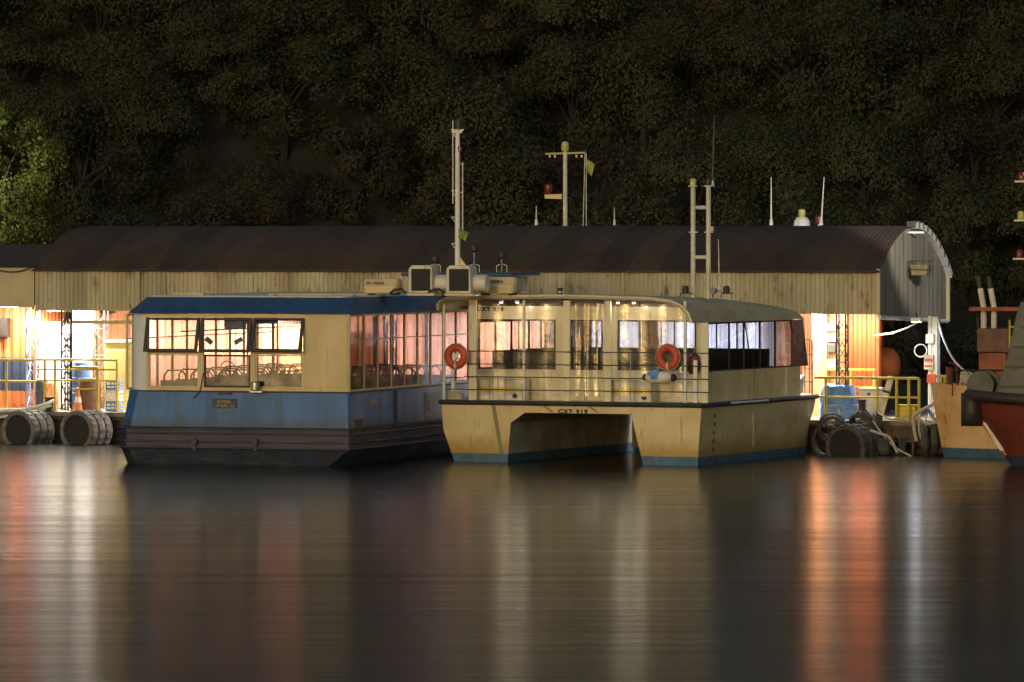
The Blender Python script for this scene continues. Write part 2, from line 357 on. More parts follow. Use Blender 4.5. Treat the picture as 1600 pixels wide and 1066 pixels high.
# ------------------------------------------------------------------ the setting: water, hill
def make_water():
    m = bpy.data.materials.new('dark_river_water'); m.use_nodes = True
    n = m.node_tree; p = n.nodes['Principled BSDF']
    p.inputs['Base Color'].default_value = (.012, .012, .009, 1); p.inputs['IOR'].default_value = 1.33
    p.inputs['Roughness'].default_value = .20
    tc = n.nodes.new('ShaderNodeTexCoord')
    mp = n.nodes.new('ShaderNodeMapping'); mp.inputs['Scale'].default_value = (.42, 2.6, 1)
    nz = n.nodes.new('ShaderNodeTexNoise'); nz.inputs['Scale'].default_value = 1.0; nz.inputs['Detail'].default_value = 5; nz.inputs['Roughness'].default_value = .6
    bp = n.nodes.new('ShaderNodeBump'); bp.inputs['Strength'].default_value = .5; bp.inputs['Distance'].default_value = .03
    n.links.new(tc.outputs['Object'], mp.inputs[0]); n.links.new(mp.outputs[0], nz.inputs[0])
    n.links.new(nz.outputs[0], bp.inputs['Height']); n.links.new(bp.outputs[0], p.inputs['Normal'])
    mp3 = n.nodes.new('ShaderNodeMapping'); mp3.inputs['Scale'].default_value = (.10, .11, 1)
    nz3 = n.nodes.new('ShaderNodeTexNoise'); nz3.inputs['Scale'].default_value = 1.0; nz3.inputs['Detail'].default_value = 3
    mr3 = n.nodes.new('ShaderNodeMapRange'); mr3.inputs[1].default_value = .38; mr3.inputs[2].default_value = .66; mr3.inputs[3].default_value = .08; mr3.inputs[4].default_value = .6
    n.links.new(tc.outputs['Object'], mp3.inputs[0]); n.links.new(mp3.outputs[0], nz3.inputs[0]); n.links.new(nz3.outputs[0], mr3.inputs[0]); n.links.new(mr3.outputs[0], bp.inputs['Strength'])
    # smoother, wind-sheltered patches close to the boats
    mp2 = n.nodes.new('ShaderNodeMapping'); mp2.inputs['Scale'].default_value = (.035, .9, 1)
    nz2 = n.nodes.new('ShaderNodeTexNoise'); nz2.inputs['Scale'].default_value = 1.0; nz2.inputs['Detail'].default_value = 4
    mr = n.nodes.new('ShaderNodeMapRange');     mr.inputs[1].default_value = .3; mr.inputs[2].default_value = .72; mr.inputs[3].default_value = .165; mr.inputs[4].default_value = .225
    n.links.new(tc.outputs['Object'], mp2.inputs[0]); n.links.new(mp2.outputs[0], nz2.inputs[0]); n.links.new(nz2.outputs[0], mr.inputs[0]); n.links.new(mr.outputs[0], p.inputs['Roughness'])
    mb = MB(); mb.add([(-400, -300, 0), (400, -300, 0), (400, 60, 0), (-400, 60, 0)], [(0, 1, 2, 3)])
    return tag(mb.build('water', m), None, None, kind='structure')
make_water()

def hill_z(x, y):
    t = max(0.0, y - 36)
    h = -1.5 + min(t, 6) * .5 + max(0, min(t, 46) - 3) * .92 + max(0, t - 46) * .12
    h += 1.3 * math.sin(x * .11 + y * .05) * min(1, t / 10) + .8 * math.sin(x * .27 - y * .17) * min(1, t / 10)
    return h
def make_hill():
    mb = MB(); nx, ny = 110, 60; vs = []; fs = []
    for j in range(ny + 1):
        for i in range(nx + 1):
            x = -330 + 660 * i / nx; y = 33 + 110 * (j / ny) ** 1.2
            vs.append((x, y, hill_z(x, y)))
    for j in range(ny):
        for i in range(nx):
            a = j * (nx + 1) + i; fs.append((a, a + 1, a + nx + 2, a + nx + 1))
    mb.add(vs, fs)
    return tag(mb.build('hill', 'hillsoil', smooth=True), None, None, kind='structure')
make_hill()

# ------------------------------------------------------------------ the boat shed on its dock
SV = 13.0                                    # front plane of the shed
SU0, SU1 = Q.u(55, SV), Q.u(1370, SV)
ZE, ZB, ZR, SW = 5.38, 4.07, 6.72, 8.8       # eave, lower edge of the sheets, ridge, width
LIST = -.22                                  # the shed leans a little to its back
def roof_prof(n=14):
    pr = []
    for i in range(n + 1):
        t = i / n; v = SW * t
        k = math.sin(math.pi * t) ** .85
        pr.append((v, ZE + LIST * t + (ZR - ZE - LIST * .5) * k))
    return pr
shed = thing('boat_shed', 'long boat shed with rusty brown barrel roof and cream corrugated front over the dock', 'shed', Q, SU0, SV)
L = SU1 - SU0
# front sheets, in three lengths that were hung at slightly different heights
mb = MB()
for a, b, dz, dv in [(0, 4.4, .0, .0), (4.42, 7.3, .015, .012), (7.32, L, .0, .0)]:
    corrugated(mb, a, b, dv, ZB + .02 + dz, ZE, .145, .03)
mb.build('front_sheeting', 'sheet', shed)
MB().box(0, L, .045, .12, ZB + .03, ZB + .12).box(0, L, .05, .12, ZE - .16, ZE - .06).build('eave_beam', 'panel', shed)
mb = MB(); corrugated(mb, -3.6, -.06, -.01, ZB + .12, ZE + .05, .9, .006, False); mb.box(-.10, -.02, -.05, .0, ZB + .05, ZE + .03)
mb.build('end_panel', 'panel', shed)
g_ = random.Random(9); MB().tube([(L * k / 40, -.11, ZE - .02 + g_.uniform(-.014, .014)) for k in range(41)], .045, 6).build('gutter', 'rust', shed, smooth=True)
for k in (.13, .42, .71): MB().tube([(L * k, -.09, ZE - .04), (L * k, -.05, ZE - .2), (L * k, -.05, ZB + .05)], .03, 6).build('downpipe', 'panel', shed, smooth=True)
# roof: corrugations run up the slope
mb = MB(); pr = roof_prof(); n = int((L + .16) / .145); vs = []; fs = []; cols = []
for i in range(n * 2 + 1):
    u = -.1 + (L + .2) * i / (n * 2); off = .018 if i % 2 else -.018
    cols.append([(u, v - (.14 if q == 0 else (-.14 if q == len(pr) - 1 else 0)), z + off - (.05 if q in (0, len(pr) - 1) else 0)) for q, (v, z) in enumerate(pr)])
mb.loft(cols, False, False); mb.build('roof', 'rust', shed, smooth=True)
MB().loft([[(-3.8, v, z - .02 - .012*0) for v, z in roof_prof(8)], [(-.12, v, z - .02) for v, z in roof_prof(8)]], False, False) .build('roof_extension', 'rust', shed) if False else None
# low lean-to roof left of the barrel
MB().loft([[(-3.8, -.12, ZE + .06), (-3.8, 4.5, ZE + .78), (-3.8, 8.8, ZE + .0)], [(-.12, -.12, ZE + .06), (-.12, 4.5, ZE + .78), (-.12, 8.8, ZE)]], False, False).build('lean_to_roof', 'rust', shed)
# gable
def gable_top(v):
    t = min(1, max(0, v / SW)); return ZE + LIST * t + (ZR - ZE - LIST * .5) * math.sin(math.pi * t) ** .85 - .02
mb = MB(); corrugated(mb, 0.0, SW, L + .03, lambda v: ZB - .02 + LIST * v / SW, 0, .55, .022, False, gable_top, 'v')
mb.build('gable_panel', 'grey', shed)
mb = MB(); corrugated(mb, 0.02, SW, .02, lambda v: ZB + LIST * v / SW, 0, .55, .022, False, gable_top, 'v'); mb.build('gable_panel', 'grey', shed)
# white rim: bent sheets lapping over the roof edge
pr = roof_prof(16)
for i in range(7, 16):
    (v0, z0), (v1, z1) = pr[i], pr[i + 1]
    g = .14
    a = Vector((L + .02, v0 + (v1 - v0) * g, z0 + .03)); b = Vector((L + .02, v1, z1 + .03))
    nrm = Vector((0, -(z1 - z0), v1 - v0)).normalized()
    mb = MB(); q = []
    for p, e in ((a, .0), (b, .02)):
        q.append([p + nrm * (-.10), p + nrm * (.07 + e), p + nrm * (.07 + e) + Vector((.20, 0, 0)), p + Vector((.20, 0, 0)) - nrm * .10])
    mb.loft(q); mb.build('rim_sheet', 'white', shed)
    c0 = Vector((L, v0, z0 + .03)) + nrm * .04; MB().box(L - .03, L + .25, v0 - .035, v0 + .035, c0.z - .12, c0.z + .09).build('rim_clamp', 'dark', shed, bevel=.01)
MB().box(L - .02, L + .10, -.02, .08, ZB, ZE + .06).build('corner_trim', 'panel', shed); MB().box(L - .02, L + .14, SW - .06, SW + .06, ZB + LIST - .1, ZE + LIST + .05).build('corner_trim', 'panel', shed)
mb = MB(); mb.tube([(L + .06, .05, ZB - .07), (L + .06, SW, ZB + LIST - .10)], .065, 8); mb.build('gable_tie_beam', 'white', shed)
mb = MB(); corrugated(mb, -1, L - 2.2, 6.6, .97, 4.3, .22, .035); mb.build('back_wall', 'salmon', shed)
# lattice columns under the eave
def lattice(name, m, u, v, w, d, z0, z1, step=.42, r=.028, k=3):
    mb = MB(); cs = [(u, v), (u + w, v), (u + w, v + d), (u, v + d)][:k + 1]
    for a, b in cs: mb.tube([(a, b, z0), (a, b, z1)], r, 6)
    z = z0; i = 0
    while z + step < z1:
        for j in range(len(cs)):
            p, q = cs[j], cs[(j + 1) % len(cs)]
            if (i + j) % 2: p, q = q, p
            mb.tube([(p[0], p[1], z), (q[0], q[1], z + step)], r * .55, 5)
            if i % 2 == 0: mb.tube([(p[0], p[1], z), (q[0], q[1], z)], r * .5, 5)
        z += step; i += 1
    return mb.build(name, m, shed)
M['bluegrey'] = mat('blue_grey_paint', (.24, .29, .42), .5, col2=(.17, .2, .3), nscale=4, rust=(.2, .12, .06), rust_amt=.1)
for px0, px1, m, v in [(41, 56, 'bluegrey', .9), (96, 106, 'dark', .15), (146, 163, 'dark', 1.8), (1307, 1321, 'dark', .15), (600, 614, 'dark', .9), (855, 868, 'dark', .9)]:
    u0 = Q.u(px0, SV + v) - SU0; u1 = Q.u(px1, SV + v) - SU0
    lattice('lattice_column', m, u0, v, u1 - u0, .3, .97, 4.15)
# cable-hung white column under the gable
u0 = Q.u(1450, SV + 1.6) - SU0
col = MB().box(u0, u0 + .10, 1.6, 1.72, .97, 4.02).box(u0 + .19, u0 + .29, 1.6, 1.72, .97, 4.0).box(u0 + .10, u0 + .19, 1.63, 1.69, .97, 4.0).build('gable_column', 'white', shed, bevel=.01)
MB().box(u0 + .30, u0 + .36, 1.62, 1.70, .97, 4.0).build('column_pipe', 'bluegrey', col)
MB().box(u0 - .05, u0 + .20, 1.50, 1.597, 3.2, 3.48).build('junction_box', 'white', col, bevel=.02)
MB().box(u0 - .02, u0 + .24, 1.53, 1.597, 2.02, 2.28).build('red_band', 'redring', col)
MB().box(u0 - .10, u0 + .18, 1.52, 1.595, 2.42, 2.86).build('notice', 'offwhite', col)
MB().box(u0 - .08, u0 + .16, 1.508, 1.518, 2.66, 2.74).box(u0 - .08, u0 + .16, 1.508, 1.518, 2.50, 2.55).build('notice_marking', 'redring', col)
MB().torus((u0 - .2, 1.5, 2.98), (0, 1, 0), .19, .018, 20, 6).build('hose_loop', 'white', col)
# horizontal rail beams under the eave at the left
mb = MB().box(Q.u(97, SV + .8) - SU0, Q.u(232, SV + .8) - SU0, .75, .83, 3.66, 3.78); mb.build('tie_rail', 'panel', shed)

# bucket-shaped floodlight hanging in the gable (not lit)
t = thing('hanging_floodlight', 'rusty yellowish square floodlight hanging on wires in the shed gable', 'floodlight', Q, SU1 + .45, SV + 3.7, 0)
mb = MB().loft([[(-.28,-.28,5.55),(.28,-.28,5.55),(.28,.28,5.55),(-.28,.28,5.55)], [(-.24,-.24,5.22),(.24,-.24,5.22),(.24,.24,5.22),(-.24,.24,5.22)]]); mb.build('lamp_box', 'lampbox', t, bevel=.02)
mb = MB()
for a, b in ((-.3,-.3),(.3,-.3),(.3,.3),(-.3,.3)): mb.tube([(a, b, 5.2), (a, b, 5.66)], .014, 5)
for z in (5.4, 5.66):
    mb.tube([(-.3,-.3,z),(.3,-.3,z),(.3,.3,z),(-.3,.3,z),(-.3,-.3,z)], .014, 5)
mb.build('cage', 'dark', t)
MB().tube([(-.06, 0, 5.6), (-.06, 0, 6.5)], .012, 5).tube([(.06, 0, 5.6), (.06, 0, 6.5)], .012, 5).build('wire', 'dark', t)
MB().box(-.5, .1, -.02, .02, 6.5, 6.56).build('bracket', 'white', t)

# dock
dock = thing('floating_dock', 'long floating dock with worn deck and dark rusty side under the shed', 'dock', Q, 0, 12.0)
DU0, DU1 = Q.u(-420, 12), Q.u(1480, 12)
MB().box(DU0, DU1, 0, 9.9, .82, .95).build('deck', 'deck', dock)
mb = MB().box(DU0, DU1, .06, 9.7, -.4, .815)
u = DU0
while u < DU1: mb.box(u, u + .16, -.02, .055, -.3, .78); u += .95
mb.box(DU0, DU1, -.05, .05, .70, .81); mb.build('pontoon', 'timber', dock)

# yellow rails
def rail(name, label, segs, v, grp='yellow safety rails along the dock', m='yellow', r=.04):
    """segs: list of (px0, px1, tops, posts px) measured on the plane v"""
    px0, px1, pys, posts = segs
    u0 = Q.u(px0, v); t = thing(name, label, 'railing', Q, u0, v, 0, grp)
    for i, py in enumerate(pys):
        za, zb = Q.z(px0, py, v), Q.z(px0, py, v)
        MB().tube([(0, 0, za), (Q.u(px1, v) - u0, 0, za)], r if i == 0 else r * .75, 8).build('rail', m, t, smooth=True)
    zt = Q.z(px0, pys[0], v)
    for p in posts: MB().tube([(Q.u(p, v) - u0, 0, .95), (Q.u(p, v) - u0, 0, zt)], r * 1.1, 8).build('post', m, t, smooth=True)
    return t
rail('safety_railing', 'yellow two bar railing before the dark banded orange container', (-60, 56, (562, 595), (-40, 10)), 12.35)
rail('safety_railing', 'yellow gate railing with thick end post beside the traffic cone', (113, 154, (574, 594, 608), (153,)), 12.25)
rail('safety_railing', 'long yellow railing standing against the glaring white cabinet', (57, 184, (562, 577, 594), (70, 86, 183)), 12.7)
rail('safety_railing', 'second yellow railing standing behind the blue tarpaulin heap', (1290, 1368, (578, 604), (1292, 1330, 1366)), 14.2)
rail('safety_railing', 'yellow railing before the blue tarpaulin and the rusty dock edge', (1272, 1436, (590, 620), (1290, 1371, 1401, 1420, 1436)), 12.3)
t = rail('mooring_post', 'yellow tee shaped mooring post near the pale bow', (1461, 1487, (588, 603), (1470, 1476)), 12.5)
del t['group']; t['category'] = 'mooring post'

# containers and clutter under the shed
def container(label, px0, px1, v, depth, h, m, band=None, side='u', grp='shipping containers under the shed', rot=0):
    u0, u1 = Q.u(px0, v), Q.u(px1, v); w = u1 - u0
    t = thing('shipping_container', label, 'container', Q, u0, v, .95, grp, rot)
    mb = MB(); corrugated(mb, .08, w - .08, 0.0, .12, h - .1, .28, .05)
    corrugated(mb, .05, depth - .05, w - .0, .12, h - .1, .28, .05, axis='v')
    mb.box(.06, w - .06, .06, depth, .12, h - .06)
    mb.build('ribbed_wall', m, t)
    mb = MB()
    for a in (0, w - .1):
        mb.box(a, a + .1, -.02, .08, 0, h)
    mb.box(.1, w - .1, -.02, .08, h - .12, h).box(.1, w - .1, -.02, .08, 0, .13)
    mb.build('corner_frame', m, t)
    if band:
        b = MB(); corrugated(b, .08, w - .08, -.008, band[0], band[1], .28, .05); b.build('painted_band', 'navy', t)
    return t
container('orange ribbed container with a navy band at the far left of the dock', -170, 57, 15.3, 2.4, 3.3, 'redorange', (.55, 1.6))
container('faded orange ribbed container seen through the blue boat front windows', 205, 432, 16.0, 2.4, 3.25, 'pink')
M['lilac'] = mat('pale_grey_blue_container_paint', (.40, .42, .50), .5, col2=(.24, .26, .33), scale=(1.5, 1, .2), nscale=1.5, rust=(.3, .25, .22), rust_amt=.15)
M['whitebox'] = mat('white_container_paint', (.72, .73, .74), .5, col2=(.6, .62, .66), scale=(1, 1, .3), nscale=1.5, rust=(.4, .3, .2), rust_amt=.05)
container('pale salmon ribbed container behind the right front window of the blue boat', 438, 505, 15.6, 2.4, 2.7, 'boardorange')
container('faded salmon ribbed container seen through the blue boat side windows', 606, 850, 15.8, 2.4, 3.25, 'pink')
container('pale grey blue container behind the right stern window of the catamaran', 925, 1180, 15.8, 2.4, 3.0, 'lilac')
container('orange ribbed container standing beside the switch board on the right', 1323, 1372, 15.0, 4.0, 3.25, 'deeporange', rot=13)
# switch board
v = 14.6; u0 = Q.u(1268, v); w = Q.u(1322, v) - u0
t = thing('switch_board', 'cream switch board wall with small grey electric boxes', 'switch board', Q, u0, v, .95)
MB().box(0, w, 0, .12, 0, 3.3).build('board', 'boardorange', t)
for px, py0, py1, m in [(1295, 508, 517, 'white'), (1295, 522, 534, 'white'), (1295, 537, 551, 'olive'), (1294, 562, 575, 'offwhite')]:
    ua = Q.u(px, v) - u0; MB().box(ua, ua + .24, -.14, -.002, Q.z(px, py1, v) - .95, Q.z(px, py0, v) - .95).build('electric_box', m, t, bevel=.015)
MB().tube([(.5, -.03, .2), (.5, -.03, 3.2)], .02, 6).tube([(.58, -.03, 1.0), (.58, -.03, 3.2)], .012, 6).build('conduit', 'dark', t)
# glaring white cabinet, left
v = 14.3; u0 = Q.u(60, v); w = Q.u(97, v) - u0
t = thing('white_cabinet', 'white tool cabinet glaring in the lamp light beside the blue grey column', 'cabinet', Q, u0, v, .95)
MB().box(0, w, 0, .6, .05, 2.75).build('body', 'white', t, bevel=.02)
MB().box(.03, w/2 - .01, -.03, -.003, .12, 2.68).build('door', 'white', t, bevel=.01); MB().box(w/2 + .01, w - .03, -.03, -.003, .12, 2.68).build('door', 'white', t, bevel=.01)
v = 14.9; u0 = Q.u(113, v); w = Q.u(146, v) - u0
t = thing('white_cabinet', 'tall pale orange cabinet between the two dark columns', 'cabinet', Q, u0, v, .95)
MB().box(0, w, 0, .5, .05, 3.15).build('body', 'salmon', t, bevel=.02); MB().box(.05, w - .05, -.03, -.003, .9, 3.05).build('door', 'whitebox', t, bevel=.01)
v = 14.2; u0 = Q.u(163, v); w = Q.u(205, v) - u0
M['paleyellow'] = mat('pale_yellow_paint', (.70, .60, .22), .5, col2=(.6, .5, .18), nscale=2, rust=(.3, .2, .08), rust_amt=.1)
t = thing('storage_box', 'pale yellow steel storage box standing behind the plastic crates', 'storage box', Q, u0, v, .95)
MB().box(0, w, 0, .7, 0, 2.1).build('body', 'paleyellow', t, bevel=.02); MB().box(-.02, w + .02, -.03, .72, 2.105, 2.2).build('lid', 'offwhite', t, bevel=.02); MB().box(.1, w - .1, -.025, -.003, .3, 1.9).build('door', 'paleyellow', t, bevel=.01)
# barrels, crates, cone
def barrel(px, v, label, m, h=.88, r=.29, grp=None):
    t = thing('oil_drum', label, 'drum', Q, Q.u(px, v), v, .95, grp)
    pr = [(r*.96, 0), (r, .02), (r, h*.32), (r*1.04, h*.33), (r*1.04, h*.36), (r, h*.37), (r, h*.64), (r*1.04, h*.65), (r*1.04, h*.68), (r, h*.69), (r, h - .02), (r*.96, h)]
    MB().lathe(pr).build('shell', m, t, smooth=True); MB().lathe([(r*.9, h - .01), (r*.9, h + .012)]).build('lid', 'dark', t)
    return t
barrel(127, 13.9, 'blue drum on the dock behind the traffic cone', 'ltblue', 1.5, .32)
barrel(140, 13.5, 'rusty brown drum beside the traffic cone', 'brown', 1.0, .36)
barrel(66, 13.8, 'navy drum in front of the glaring white cabinet', 'navy', .9, .2)
barrel(82, 13.8, 'salmon coloured drum in front of the glaring white cabinet', 'salmon', .85, .2)
t = thing('traffic_cone', 'orange traffic cone with a white collar on the dock', 'traffic cone', Q, Q.u(122, 13.1), 13.1, .95)
MB().box(-.2, .2, -.2, .2, 0, .04).build('base', 'orange', t, bevel=.01)
MB().lathe([(.15, .04), (.035, .72), (.02, .73)]).build('cone', 'orange', t, smooth=True)
MB().lathe([(.118, .27), (.088, .44)]).build('collar', 'white', t, smooth=True)
for i, (px, py, lab, m) in enumerate([(179, 0, 'blue plastic crate at the foot of the stack by the blue boat', 'ltblue'), (179, 1, 'white plastic crate between two blue ones by the blue boat', 'white'), (179, 2, 'blue plastic crate topmost of the stack by the blue boat', 'ltblue')]):
    v = 13.0; t = thing('plastic_crate', lab, 'crate', Q, Q.u(px, v), v, .95 + .33 * py, 'plastic crates stacked by the blue boat')
    mb = MB().box(-.22, .22, -.18, .18, 0, .03)
    for z0, z1 in ((.03, .08), (.13, .18), (.25, .315)):
        mb.box(-.22, .22, -.18, -.16, z0, z1).box(-.22, .22, .16, .18, z0, z1).box(-.22, -.20, -.16, .16, z0, z1).box(.20, .22, -.16, .16, z0, z1)
    for a in (-.22, -.07, .05, .19): mb.box(a, a + .03, -.181, -.161, .03, .31)
    mb.build('basket', m, t)
t = thing('wall_monitor', 'dark flat screen box mounted before the navy banded container', 'screen', Q, Q.u(-2, 14.9), 14.9, 0)
MB().box(-.4, .28, 0, .3, Q.z(0, 527, 14.9), Q.z(0, 497, 14.9)).build('housing', 'dark', t, bevel=.02); MB().box(-.34, .22, -.012, -.002, Q.z(0, 524, 14.9), Q.z(0, 500, 14.9)).build('screen', 'black', t)
MB().box(-.1, 0, .3, .42, Q.z(0, 517, 14.9), Q.z(0, 507, 14.9)).build('bracket', 'dark', t)
# tarpaulin heap, white boxes, bollards
def heap(name, label, cat, px, v, w, d, h, m, seed):
    rnd = random.Random(seed); t = thing(name, label, cat, Q, Q.u(px, v), v, .95)
    mb = MB(); n = 26; rings = []
    for j in range(9):
        s = j / 8; hh = h * s; sc = 1 - .22 * s ** 3
        rings.append([((.5 + (abs(math.cos(a)) ** .45) * math.copysign(.5, math.cos(a)) * (sc + rnd.uniform(-.10, .10))) * w, (abs(math.sin(a)) ** .45) * math.copysign(.5, math.sin(a)) * d * (sc + rnd.uniform(-.05, .05)), hh + rnd.uniform(-.06, .06)) for a in [2*math.pi*i/n for i in range(n)]])
    mb.loft(rings); mb.build('cover', m, t, smooth=True); MB().tube([(w*.5 + math.cos(a)*w*.55, math.sin(a)*d*.55, h*.42) for a in [2*math.pi*i/20 for i in range(21)]], .015, 5).build('cord', 'rope', t)
    return t
heap('covered_heap', 'bright blue tarpaulin heap lashed behind the yellow railing', 'tarpaulin', 1284, 13.4, 1.05, 1.0, 1.0, 'ltblue', 3)
v = 13.6; t = thing('white_locker', 'white deck locker beside the blue tarpaulin heap', 'locker', Q, Q.u(1342, v), v, .95)
MB().box(0, .62, 0, .5, 0, .85).build('body', 'white', t, bevel=.02); MB().box(-.02, .64, -.03, .52, .855, .93).build('lid', 'offwhite', t, bevel=.02); MB().box(.27, .35, -.03, -.002, .7, .78).build('latch', 'dark', t)
def bollard(px, v, label, h=.45, r=.13):
    t = thing('mooring_bollard', label, 'bollard', Q, Q.u(px, v), v, .95)
    MB().lathe([(r*1.35, 0), (r*1.35, .04), (r, .06), (r, h - .06), (r*1.25, h - .03), (r*1.25, h)]).build('post', 'dark', t, smooth=True)
    MB().box(-r*1.6, r*1.6, -r*1.6, r*1.6, -.0, .02).build('foot_plate', 'dark', t)
bollard(77, 12.3, 'dark mooring bollard holding the white hoses at the left'); bollard(1347, 12.25, 'dark mooring bollard above the big tyre fender', .62, .11)
# dark box-like rusty platform at the right end and what stands on it
v = 11.3; u0 = Q.u(1373, v); w = Q.u(1478, v) - u0
t = thing('rusty_pontoon', 'rust streaked steel pontoon box below the yellow railing', 'pontoon', Q, u0, v, 0)
zt = Q.z(1373, 667, v)
MB().box(0, w, 0, .7, .25, zt).build('tank', 'timber', t, bevel=.03); MB().box(-.04, w + .04, -.05, .0, zt - .07, zt + .03).build('edge_beam', 'timber', t)
for a in (.0, w*.33, w*.66, w - .06): MB().box(a, a + .05, -.03, -.002, .25, zt - .075).build('rib', 'timber', t)
v = 10.9; u0 = Q.u(1380, v)
t = thing('landing_step', 'low dark step platform at the water before the rusty pontoon', 'platform', Q, u0, v, 0)
MB().box(0, .95, 0, .36, .36, .42).build('tread', 'timber', t, bevel=.01)
for a in (.05, .85): MB().box(a, a + .06, .05, .11, -.2, .355).build('leg', 'dark', t)
t = thing('yellow_crate', 'yellow steel box on the pontoon beside the white column', 'box', Q, Q.u(1402, 12.5), 12.5, .95)
MB().box(0, .55, 0, .4, .0, .42).build('body', 'yellow', t, bevel=.02); MB().box(-.02, .57, -.02, .42, .425, .47).build('lid', 'yellow', t, bevel=.01)
t = thing('wrapped_timber', 'leaning pale timber bundle behind the yellow railing', 'timber', Q, Q.u(1383, 12.6), 12.6, .95)
MB().obox((0, 0, .65), (.17, .14, 1.35), Matrix.Rotation(R(16), 3, 'Y')).build('beam', 'offwhite', t, bevel=.02); MB().obox((.06, -.01, .85), (.21, .18, .07), Matrix.Rotation(R(16), 3, 'Y')).build('strap', 'dark', t)

# ------------------------------------------------------------------ the blue passenger boat
BL, BW = 11.8, -B.u(192)                      # length, beam
blue = thing('passenger_boat', 'blue flat fronted passenger boat with cream window frames and tilted open windows', 'boat', B, 0, 0, 0)
Z0, Z1, Z2, Z3, Z4 = .456, 1.06, 2.09, 4.235, 4.70
def plan(l, r, f, b, ch, chr_=.06, z=0.0):
    return [(l, f + ch * 1.1, z), (l + ch, f, z), (r - chr_, f, z), (r, f + chr_, z), (r, b, z), (l, b, z)]
uL = B.u(203, .5)
MB().loft([plan(B.u(190, .4), .02, 0, BL, .42, .05, Z1), plan(uL, 0, .0, BL, .45, .05, Z2)]).build('topside', 'blue', blue, bevel=.02)
mb = MB().loft([plan(B.u(186, .4), .05, -.04, BL + .05, .4, .05, Z0), plan(B.u(186, .4), .05, -.04, BL + .05, .4, .05, Z1 - .004)])
for z in (Z0 + .02, Z0 + .19, Z0 + .42, Z1 - .05):
    mb.loft([plan(B.u(184, .4) - .02, .09, -.09, BL + .1, .4, .05, z), plan(B.u(184, .4) - .02, .09, -.09, BL + .1, .4, .05, z + .045)])
mb.build('rubbing_strake', 'strake', blue, bevel=.015)
MB().loft([plan(B.u(198, .4), -.7, .35, BL, .5, .6, -.5), plan(B.u(194, .4), -.25, .12, BL, .45, .35, .05), plan(B.u(188, .4), .02, 0, BL, .42, .06, Z0 - .003)]).build('bottom', 'hullblue', blue)
for px in (306, 401):
    u = B.u(px); z = B.z(px, 690)
    MB().lathe([(.05, 0), (.09, .0), (.09, .06), (.05, .06)], (u, -.17, z), (0, 1, 0), 16).box(u - .05, u + .05, -.115, -.10, z - .25, z + .05).build('drain_outlet', 'black', blue)
for px in (262, 322, 381, 438, 497):
    u = B.u(px); MB().prism([(-.055, Z1 + .03), (-.043, Z1 + .03), (-.010, Z2 - .03), (-.022, Z2 - .03)], 'x', u, u + .012).build('plate_seam', 'strake', blue) if False else MB().box(u, u + .012, -.004, -.0005, Z1 + .04, Z2 - .02).build('plate_seam', 'seamblue', blue)
MB().box(uL + .5, -.02, -.03, -.002, Z2 - .035, Z2 - .004).build('gunwale_strip', 'strake', blue, bevel=.008); MB().box(.002, .035, .05, BL, Z2 - .035, Z2 - .004).build('gunwale_strip', 'strake', blue, bevel=.008)
# superstructure: front wall
fz = lambda px, py: B.z(px, py)
zs = Z2 + .004
u230, u312, u316, u393, u397, u475, u545 = [B.u(p, .03) for p in (231, 312, 317, 393, 398, 475, 545.5)]
zmid0, zmid1 = Z2 + 1.02, Z2 + 1.10
mb = MB()
mb.box(u475 + .04, u545, .02, .08, zs, Z3)                        # cream panel by the corner
mb.box(u230 - .05, u475 + .04, .02, .08, zs, zs + .09)            # sill
mb.box(u230 - .05, u475 + .04, .02, .08, Z3 - .10, Z3)            # head
mb.build('front_wall', 'cream', blue, bevel=.006)
MB().box(u475 + .12, u545 - .06, .004, .018, zs + .12, Z3 - .08).build('front_panel', 'cream', blue, bevel=.004)
mb = MB()
for a, b in ((u230 - .05, u230 + .03), (u312 - .03, u316 + .03), (u393 - .03, u397 + .03), (u475 - .03, u475 + .04)):
    MB().box(a, b, .015, .085, zs + .09, Z3 - .10).build('front_mullion', 'cream', blue, bevel=.004)
for a, b in ((u230 + .03, u312 - .03), (u397 + .03, u475 - .03)): MB().box(a, b, .02, .08, zmid0, zmid1).build('front_transom', 'cream', blue, bevel=.004)
# left white corner panel
a = (u230 - .05, .03); b = (uL + .02, .62)
mb = MB().loft([[(a[0], a[1], zs), (b[0], b[1], zs), (b[0] + .05, b[1] + .03, zs), (a[0], a[1] + .06, zs)], [(a[0], a[1], Z3), (b[0], b[1], Z3), (b[0] + .05, b[1] + .03, Z3), (a[0], a[1] + .06, Z3)]])
mb.build('corner_panel', 'whitepanel_lit', blue)
MB().box(uL - .0, uL + .07, .60, .68, zs, Z3).build('corner_post', 'cream', blue)
def frame_pane(name, u0, u1, z0, z1, v, w, m, gm, parent, y0=-.03, y1=.03, inset=0.0):
    f = MB().box(u0, u1, v + y0, v + y1, z0, z0 + w).box(u0, u1, v + y0, v + y1, z1 - w, z1).box(u0, u0 + w, v + y0, v + y1, z0 + w, z1 - w).box(u1 - w, u1, v + y0, v + y1, z0 + w, z1 - w).build(name, m, parent)
    MB().add([(u0 + w, v, z0 + w), (u1 - w, v, z0 + w), (u1 - w, v, z1 - w), (u0 + w, v, z1 - w)], [(0, 1, 2, 3)]).build('pane', gm, f)
    return f
bays = [(u230 + .034, u312 - .034), (u316 + .034, u393 - .034), (u397 + .034, u475 - .034)]
